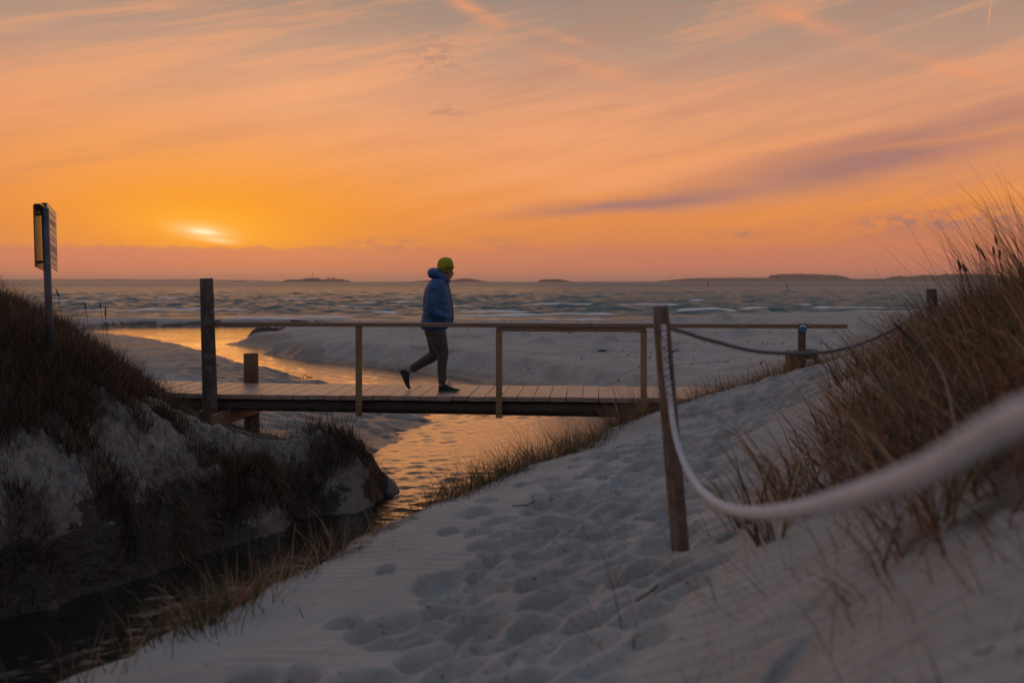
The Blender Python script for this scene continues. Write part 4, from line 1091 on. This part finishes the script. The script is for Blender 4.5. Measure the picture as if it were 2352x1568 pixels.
def stuff(name, me, label, cat):
    o = link(name, me, MAT['grass']); tag(o, label, cat, kind='stuff'); return o
WIND = math.pi * .97    # blades bend towards the left

# left dune: dense dark heather-like scrub and grass over it
d_left = lambda x, y, z, s: (veg_mask(x, y, z, s)[0] * 1.0)
x, y, a = scatter(42000, -7.2, -1.3, 5.0, 13.6, lambda x, y, z, s: smoothstep(.30, .8, d_left(x, y, z, s)), 5, .06)
n = len(x); me = blades('scrub', x, y, RNG.uniform(.10, .30, n), RNG.uniform(.005, .010, n), a, RNG.uniform(.1, 1.0, n), RNG.normal(.3, .7, n), pick(n, [HEATH, DARK, RUST, OLDB], [5, 4, .6, 1]), 3)
stuff('heather_scrub', me, 'dark low scrub covering the left dune and stream bank', 'scrub')
x, y, a = scatter(8000, -7.2, -1.3, 5.5, 13.4, lambda x, y, z, s: .12 * left_side(x, y) * (s > .05) + .8 * d_left(x, y, z, s), 6, .05)
n = len(x); me = blades('grass', x, y, RNG.uniform(.18, .55, n), RNG.uniform(.003, .006, n), lean_mix(a, WIND, .25), RNG.uniform(.05, .6, n), RNG.uniform(.2, 1.5, n), pick(n, [OLDS, OLDB, DARK, GREEN], [2, 4, 4, 1.2]), 5)
stuff('dune_grass', me, 'wiry dry grass growing through the scrub of the left dune', 'grass')
# dead twigs and straws strewn over the left bank
x, y, a = scatter(9000, -5.5, -1.4, 5.2, 12.4, lambda x, y, z, s: .22 * left_side(x, y) * (s > .03), 3, .05)
n = len(x); me = blades('litter', x, y, RNG.uniform(.04, .16, n), RNG.uniform(.003, .007, n), a, RNG.uniform(.3, 1.5, n), RNG.uniform(-.4, .6, n), pick(n, [DARK, HEATH, OLDB, OLDS], [5, 4, 2, 1]), 3)
stuff('bank_litter', me, 'dead twigs and straws strewn over the sand of the left bank', 'litter')
# hanging roots and dead grass on the undercut left bank
x, y, a = scatter(18000, -4.6, -1.4, 5.2, 12.3, lambda x, y, z, s: ((s > .0) & (s < .75) & left_side(x, y)) * .30 * smoothstep(.35, .6, fbm(x * 1.6 + 7, y * 1.6, 3)), 7, .05)
n = len(x); me = blades('roots', x, y, RNG.uniform(.12, .36, n), RNG.uniform(.005, .010, n), RNG.normal(-.4, .6, n), RNG.uniform(1.0, 1.6, n), RNG.uniform(.8, 1.6, n), pick(n, [DARK, HEATH, OLDB, OLDS], [3, 3, 4, 3]), 4)
stuff('hanging_roots', me, 'dark roots and dead grass hanging over the undercut left bank', 'roots')
# crest of the path above the stream
x, y, a = scatter(22000, -2.4, 3.4, 2.4, 12.8, lambda x, y, z, s: veg_mask(x, y, z, s)[1] * (.34 + .4 * smoothstep(7, 9, y)) * smoothstep(.32, .55, fbm(x * .8 + 3, y * .8, 3)), 7, .05)
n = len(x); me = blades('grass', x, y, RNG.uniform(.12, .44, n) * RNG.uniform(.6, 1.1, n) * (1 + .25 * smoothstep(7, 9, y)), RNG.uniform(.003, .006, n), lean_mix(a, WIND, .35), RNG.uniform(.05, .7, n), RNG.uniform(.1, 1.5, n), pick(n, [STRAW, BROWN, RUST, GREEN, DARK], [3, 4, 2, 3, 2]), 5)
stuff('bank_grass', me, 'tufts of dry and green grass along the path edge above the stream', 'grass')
# thicker tufts that break the edge of the path
TUFTS = []
for u, v in [(505, 1445), (560, 1402), (600, 1372), (650, 1330), (690, 1285), (715, 1262), (760, 1230), (800, 1215), (880, 1190), (990, 1152), (1040, 1132), (1100, 1110), (1190, 1078), (1260, 1058), (1330, 1020), (1365, 1005), (1400, 990), (1450, 962), (1490, 945), (1000, 1150), (1150, 1095)]:
    d = 1.49 * F / (v - 645); TUFTS.append(((u - 1176) / F * d - .10, d + .08))
tx = np.repeat([t[0] for t in TUFTS], 160); ty = np.repeat([t[1] for t in TUFTS], 160)
r = np.abs(RNG.normal(0, .11, len(tx))); a = RNG.uniform(0, 6.283, len(tx)); x = tx + r * np.cos(a); y = ty + r * np.sin(a); n = len(x)
me = blades('grass', x, y, RNG.uniform(.12, .42, n) * RNG.uniform(.6, 1.15, n), RNG.uniform(.0035, .007, n), lean_mix(a, WIND, .4), RNG.uniform(.1, .8, n), RNG.uniform(.1, 1.6, n), pick(n, [STRAW, BROWN, RUST, GREEN, DARK], [2, 3, 1.5, 4, 3]), 5)
stuff('edge_tufts', me, 'dense green and brown tufts breaking the edge of the sandy path', 'grass')
# hummock at the far end of the path by the bridge
x, y, a = scatter(9000, 2.0, 5.6, 10.4, 13.6, lambda x, y, z, s: .40 * np.exp(-((x - 3.35 - (y - 12) * .3) / .85) ** 2 - ((y - 12.25) / .42) ** 2) + .15 * np.exp(-((x - 2.4) / .4) ** 2 - ((y - 12.2) / .4) ** 2), 7, .05)
n = len(x); me = blades('grass', x, y, RNG.uniform(.10, .40, n), RNG.uniform(.003, .006, n), lean_mix(a, WIND, .3), RNG.uniform(.05, .6, n), RNG.uniform(.1, 1.4, n), pick(n, [STRAW, BROWN, RUST, GREEN], [3, 4, 2, 2]), 5)
stuff('hummock_grass', me, 'dry grass round the foot of the signed rail post', 'grass')
# right dune, thick
def d_right(x, y, z, s): return veg_mask(x, y, z, s)[2] * smoothstep(1.6, 3.2, y)
x, y, a = scatter(15000, .8, 8.5, 1.8, 13.0, lambda x, y, z, s: d_right(x, y, z, s) * .55, 7, .06)
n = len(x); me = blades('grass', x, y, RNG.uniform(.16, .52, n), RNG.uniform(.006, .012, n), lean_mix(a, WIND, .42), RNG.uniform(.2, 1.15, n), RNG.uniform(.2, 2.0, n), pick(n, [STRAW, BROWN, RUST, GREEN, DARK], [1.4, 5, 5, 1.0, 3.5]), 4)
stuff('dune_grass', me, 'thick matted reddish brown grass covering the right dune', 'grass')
x, y, a = scatter(2200, 1.2, 8.5, 2.6, 12.0, lambda x, y, z, s: d_right(x, y, z, s) * smoothstep(.3, 1.2, dune_depth(x, y)) * .7, 4, .05)
n = len(x); me = blades('grass', x, y, RNG.uniform(.45, .95, n) * (1 + .35 * smoothstep(2.4, 3.4, x) * smoothstep(8.5, 6.5, y)), RNG.uniform(.003, .006, n), lean_mix(a, WIND, .62), RNG.uniform(.05, .5, n), RNG.uniform(.1, 1.2, n), pick(n, [STRAW, BROWN, RUST, GREEN, DARK], [1.5, 3, 2, 2, 3]), 6)
stuff('tall_marram_grass', me, 'long thin wind bent blades rising from the right dune', 'grass')
# clumps of straw coloured blades, bent outwards
x, y, a = scatter(900, .9, 8.0, 2.2, 12.5, lambda x, y, z, s: d_right(x, y, z, s) * .55 + .12 * smoothstep(-.5, 0, dune_depth(x, y)) * (y > 3), 26, .045)
n = len(x); me = blades('grass', x, y, RNG.uniform(.22, .66, n), RNG.uniform(.007, .013, n), lean_mix(a, WIND, .30), RNG.uniform(.1, .75, n), RNG.uniform(.5, 2.2, n), pick(n, [STRAW, BROWN, RUST, GREEN, DARK], [4, 3, 3, 1.2, 2]), 5)
stuff('marram_clumps', me, 'straw coloured clumps of bent marram spilling down the right dune', 'grass')
x, y, a = scatter(900, 1.2, 7.0, 2.4, 11.0, lambda x, y, z, s: d_right(x, y, z, s) * .6, 1, .05)
n = len(x); me = blades('grass', x, y, RNG.uniform(.3, .8, n), RNG.uniform(.008, .015, n), lean_mix(a, WIND, .35), RNG.uniform(.2, .8, n), RNG.uniform(.9, 2.4, n), pick(n, [STRAW, BROWN, GREEN], [6, 2, 1.2]), 7)
stuff('broad_marram_blades', me, 'broad pale curling blades standing out on the right dune', 'grass')
# loose edge of the right dune and stalks in the near sand
x, y, a = scatter(9000, .2, 3.2, 1.5, 9.5, lambda x, y, z, s: .055 * smoothstep(-.7, .15, dune_depth(x, y)) * (dune_depth(x, y) < .9), 4, .10)
n = len(x); me = blades('grass', x, y, RNG.uniform(.10, .40, n), RNG.uniform(.0025, .005, n), lean_mix(a, WIND, .55), RNG.uniform(.3, 1.2, n), RNG.uniform(.1, 1.0, n), pick(n, [STRAW, BROWN, RUST, GREEN], [3, 3, 3, 1]), 5)
stuff('loose_grass', me, 'thin loose stalks scattered where sand meets the right dune', 'grass')
x, y, a = scatter(900, -.1, 1.9, 1.15, 3.4, lambda x, y, z, s: .30 * smoothstep(-.9, .2, dune_depth(x, y)) * (dune_depth(x, y) < 1.4), 2, .10)
n = len(x); me = blades('grass', x, y, RNG.uniform(.14, .5, n), RNG.uniform(.002, .0042, n), lean_mix(a, WIND, .3), RNG.uniform(.2, 1.25, n), RNG.uniform(.0, .9, n), pick(n, [STRAW, BROWN, RUST, DARK], [2, 3, 2, 2]), 6)
stuff('sand_stalks', me, 'sparse blurred stalks standing in the near sand at lower right', 'grass')
x, y, a = scatter(2500, -2.3, 1.6, 3.0, 10.5, lambda x, y, z, s: .05 * (s > .5) * (dune_depth(x, y) < -.2), 2, .04)
n = len(x); me = blades('grass', x, y, RNG.uniform(.04, .14, n), RNG.uniform(.0025, .004, n), a, RNG.uniform(.2, 1.3, n), RNG.uniform(.0, .8, n), pick(n, [STRAW, BROWN, GREEN, DARK], [2, 3, 1, 3]), 4)
stuff('path_stalks', me, 'short broken stalks sticking out of the sandy path', 'grass')
# a few blades at the lower left corner, near the water
x, y, a = scatter(220, -2.6, -1.2, 2.6, 4.6, lambda x, y, z, s: .35 * ((s > 0) & (s < .6)), 5, .05)
n = len(x); me = blades('grass', x, y, RNG.uniform(.2, .5, n), RNG.uniform(.003, .005, n), lean_mix(a, WIND, .3), RNG.uniform(.05, .5, n), RNG.uniform(.3, 1.3, n), pick(n, [OLDS, OLDB, GREEN, DARK], [1, 2, 3, 3]), 5)
stuff('corner_grass', me, 'green grass at the near foot of the path by dark water', 'grass')

# flakes of dry seaweed blown over the beach
x, y, a = scatter(9000, -4, 30, 18, 62, lambda x, y, z, s: .25 * (s > .8) * (z > .2) * smoothstep(.52, .68, fbm(x * .35 + 60, y * .5, 3)) + .01 * (s > .8), 3, .25)
n = len(x); me = blades('flakes', x, y, RNG.uniform(.05, .2, n), RNG.uniform(.02, .06, n), a, RNG.uniform(1.0, 1.5, n), RNG.uniform(-.5, .5, n), pick(n, [DARK, HEATH, OLDB], [4, 3, 3]), 2, sink=0.0)
stuff('seaweed_flakes', me, 'scattered dark flakes of dry seaweed on the open beach', 'seaweed')
# stalks with seed heads
def seed_stalk(u, v, d, hlen, lean, label, group):
    tip = P(u, v, d); gz = height(tip.x + .05, d)[0]
    t = empty('seed_head_stalk', (tip.x + .05, d, gz)); tag(t, label, 'grass stalk', group)
    h = tip.z - gz
    pts = catmull([(0, 0, -.05), (-.01, 0, h * .5), (-.05, 0, h)], 5)
    me = None
    o = tube('stem', pts, .0022, MAT['twig_brown'], t, 6)
    e = Vector((lean, 0, 1)).normalized()
    p0 = Vector((-.05, 0, h)) - e * .01
    tube('seed_head', [p0, p0 + e * hlen * .25, p0 + e * hlen * .7, p0 + e * hlen], [.003, .0085, .007, .0015], MAT['twig_brown'], t, 8, .2, 3)
for u, v, hl, ln, lab in [(135, 680, .10, -.4, 'brown seed head just right of the information board pole'), (197, 708, .09, -.35, 'leftmost of three seed heads over the left dune slope'), (231, 705, .07, -.2, 'middle and smallest of three seed heads over the left dune slope'), (242, 728, .13, .0, 'rightmost and longest of three seed heads over the left dune slope')]:
    seed_stalk(u, v, 10.3, hl, ln, lab, 'seed heads over the left dune')
RIGHT_HEADS = ['highest dark seed head among the tall blades of the right dune', 'dark seed head just under the highest one on the right dune', 'lowest of the three close seed heads on the right dune', 'leftmost seed head on the right dune, nearest the sea view', 'steeply tilted seed head beside the leftmost one on the right dune', 'tilted seed head midway among the right dune blades', 'tilted seed head left of the highest one on the right dune']
for i, (u, v, hl, ln) in enumerate([(2290, 560, .07, -.25), (2283, 582, .06, -.1), (2296, 590, .06, 0), (2206, 620, .09, -.2), (2219, 622, .07, -.5), (2262, 592, .08, -.5), (2248, 575, .06, -.4)]):
    seed_stalk(u, v, 6.4, hl, ln, RIGHT_HEADS[i], 'seed heads on the right dune')

# broad pointed leaves
def leaf_plant(label, base, leaves, d):
    b = P(*base, d); gz = height(b.x, b.y)[0]; o0 = Vector((b.x, b.y, min(b.z, gz)))
    t = empty('pointed_leaf_plant', o0); tag(t, label, 'plant', 'pointed leaf plants at the dune edge')
    for (u0, v0, u1, v1, w, dz) in leaves:
        a = P(u0, v0, d) - o0; c = P(u1, v1, d + dz) - o0; ax = c - a
        n = 8; bm = bmesh.new(); L = []; sd = ax.cross(Vector((0, 1, .25))).normalized()
        for k in range(n + 1):
            q = k / n; p = a + ax * q + Vector((0, 0, -.03 * math.sin(q * 3.1) * ax.length)); ww = w * (.55 + .9 * q - 1.45 * q ** 2.6)
            L.append((p - sd * ww * .5, p + Vector((0, .012, 0)), p + sd * ww * .5))
        vs = [[bm.verts.new(p) for p in r] for r in L]
        for r0, r1 in zip(vs, vs[1:]):
            bm.faces.new((r0[0], r0[1], r1[1], r1[0])); bm.faces.new((r0[1], r0[2], r1[2], r1[1]))
        ob = bm_obj('leaf', bm, MAT['leaf_green'], t, True)
        m = ob.modifiers.new('thickness', 'SOLIDIFY'); m.thickness = .0015
mat_plain('leaf_green', (.075, .095, .022), .45, .5, 0, 14, .45)
leaf_plant('two broad pointed green leaves rising beside the sagging rope', (2118, 800), [(2122, 800, 2044, 732, .026, -.2), (2110, 812, 2070, 762, .02, .1), (2130, 790, 2090, 745, .022, .2)], 6.2)
leaf_plant('narrow pointed green leaves low on the sand at the dune edge', (1945, 900), [(1945, 905, 1895, 824, .02, 0), (1950, 912, 1905, 862, .014, .1)], 7.0)
leaf_plant('single long green leaf lying out over the near sand path', (1886, 1072), [(1886, 1072, 1806, 998, .018, .1), (1892, 1078, 1850, 1050, .010, .1)], 5.2)

# driftwood, seaweed and twigs
def on_ground(u, v, guess):
    d = guess
    for _ in range(40):
        z = height((u - 1176) / F * d, d)[0]; dd = (EYE - z) * F / (v - 645); d += (dd - d) * .35
    return Vector(((u - 1176) / F * d, d, height((u - 1176) / F * d, d)[0]))
def weed(u, v, guess, size, label, n=7, seed=1):
    g = random.Random(seed); p = on_ground(u, v, guess); t = empty('seaweed_clump', p); tag(t, label, 'seaweed', 'seaweed washed up on the sand')
    for k in range(n):
        a = g.uniform(0, 6.28); r = size * g.uniform(.3, .8)
        pts = catmull([(0, 0, .005), (r * .4 * math.cos(a), r * .4 * math.sin(a), size * g.uniform(.06, .22)), (r * .8 * math.cos(a + .3), r * .8 * math.sin(a + .3), size * g.uniform(.03, .15)), (r * math.cos(a + .6), r * math.sin(a + .6), size * g.uniform(-.05, .15))], 3)
        tube('frond', pts, [size * .03] * (len(pts) - 1) + [size * .012], MAT['seaweed_dark'], t, 5)
weed(1657, 1016, 7.5, .11, 'dark seaweed knot on the sandy path right of the leaning post', 9, 3)
weed(1468, 1023, 7.8, .09, 'flat dark seaweed scrap on the path left of the leaning post', 4, 5)
for i, (u, v, sz, lab) in enumerate([(1470, 757, .30, 'seaweed on the sand mound just left of the leaning post, upper'), (1545, 800, .45, 'seaweed on the low mound just right of the leaning post'), (1385, 795, .40, 'seaweed spread on the mound left of the last thin rail post'), (1672, 730, .55, 'seaweed crowning the farthest large beach mound'), (1640, 858 - 30, .30, 'seaweed scrap on open sand between the post and the hummock grass'), (1305, 766, .25, 'seaweed tip on the small mound under the rail brace'), (2078, 771, .4, 'seaweed on the beach mound near the right dune')]):
    weed(u, v, 28, sz * .8, lab, 9, 10 + i)
def twig(u, v, guess, pts, r, label):
    p = on_ground(u, v, guess); t = tube('driftwood_twig', [Vector(q) for q in pts], r, MAT['twig_brown'], None, 6, .1, 3)
    t.location = p; tag(t, label, 'twig', 'twigs lying on the sand')
twig(700, 868, 24, [(-.04, 0, 0), (-.03, 0, .07), (.01, 0, .08), (.07, 0, .03), (.2, .05, .01)], .012, 'dark bent twig on the wet sand behind the bridge')
twig(1210, 1165, 5.2, [(-.09, 0, .01), (0, .02, .012), (.05, .03, .03), (.03, .03, .06)], .004, 'short bent twig on the middle of the path')
twig(1490, 1375, 3.6, [(-.05, -.05, .01), (0, 0, .02), (.04, .05, .035)], .004, 'straight dark stick on the rippled sand below the leaning post')
twig(1830, 1145 + 60, 4.0, [(-.07, 0, .02), (0, .02, .03), (.08, .02, .02)], .004, 'thin stick at the grass edge behind the near rope')

# ------------------------------------------------------------------ evening haze over the sea
def build_haze():
    bm = bmesh.new(); add_box(bm, (0, 3500, 14), (17000, 7600, 34))
    m = bpy.data.materials.new('haze'); m.use_nodes = True; nt = m.node_tree; nt.nodes.clear()
    v = nt.nodes.new('ShaderNodeVolumePrincipled'); v.inputs['Color'].default_value = (.97, .93, .92, 1)
    v.inputs['Density'].default_value = 1.6e-4; v.inputs['Anisotropy'].default_value = .55
    o = nt.nodes.new('ShaderNodeOutputMaterial'); nt.links.new(v.outputs[0], o.inputs['Volume'])
    h = bm_obj('haze', bm, m); tag(h, 'thin evening haze lying over the sea and far islands', 'haze', kind='stuff')
build_haze()
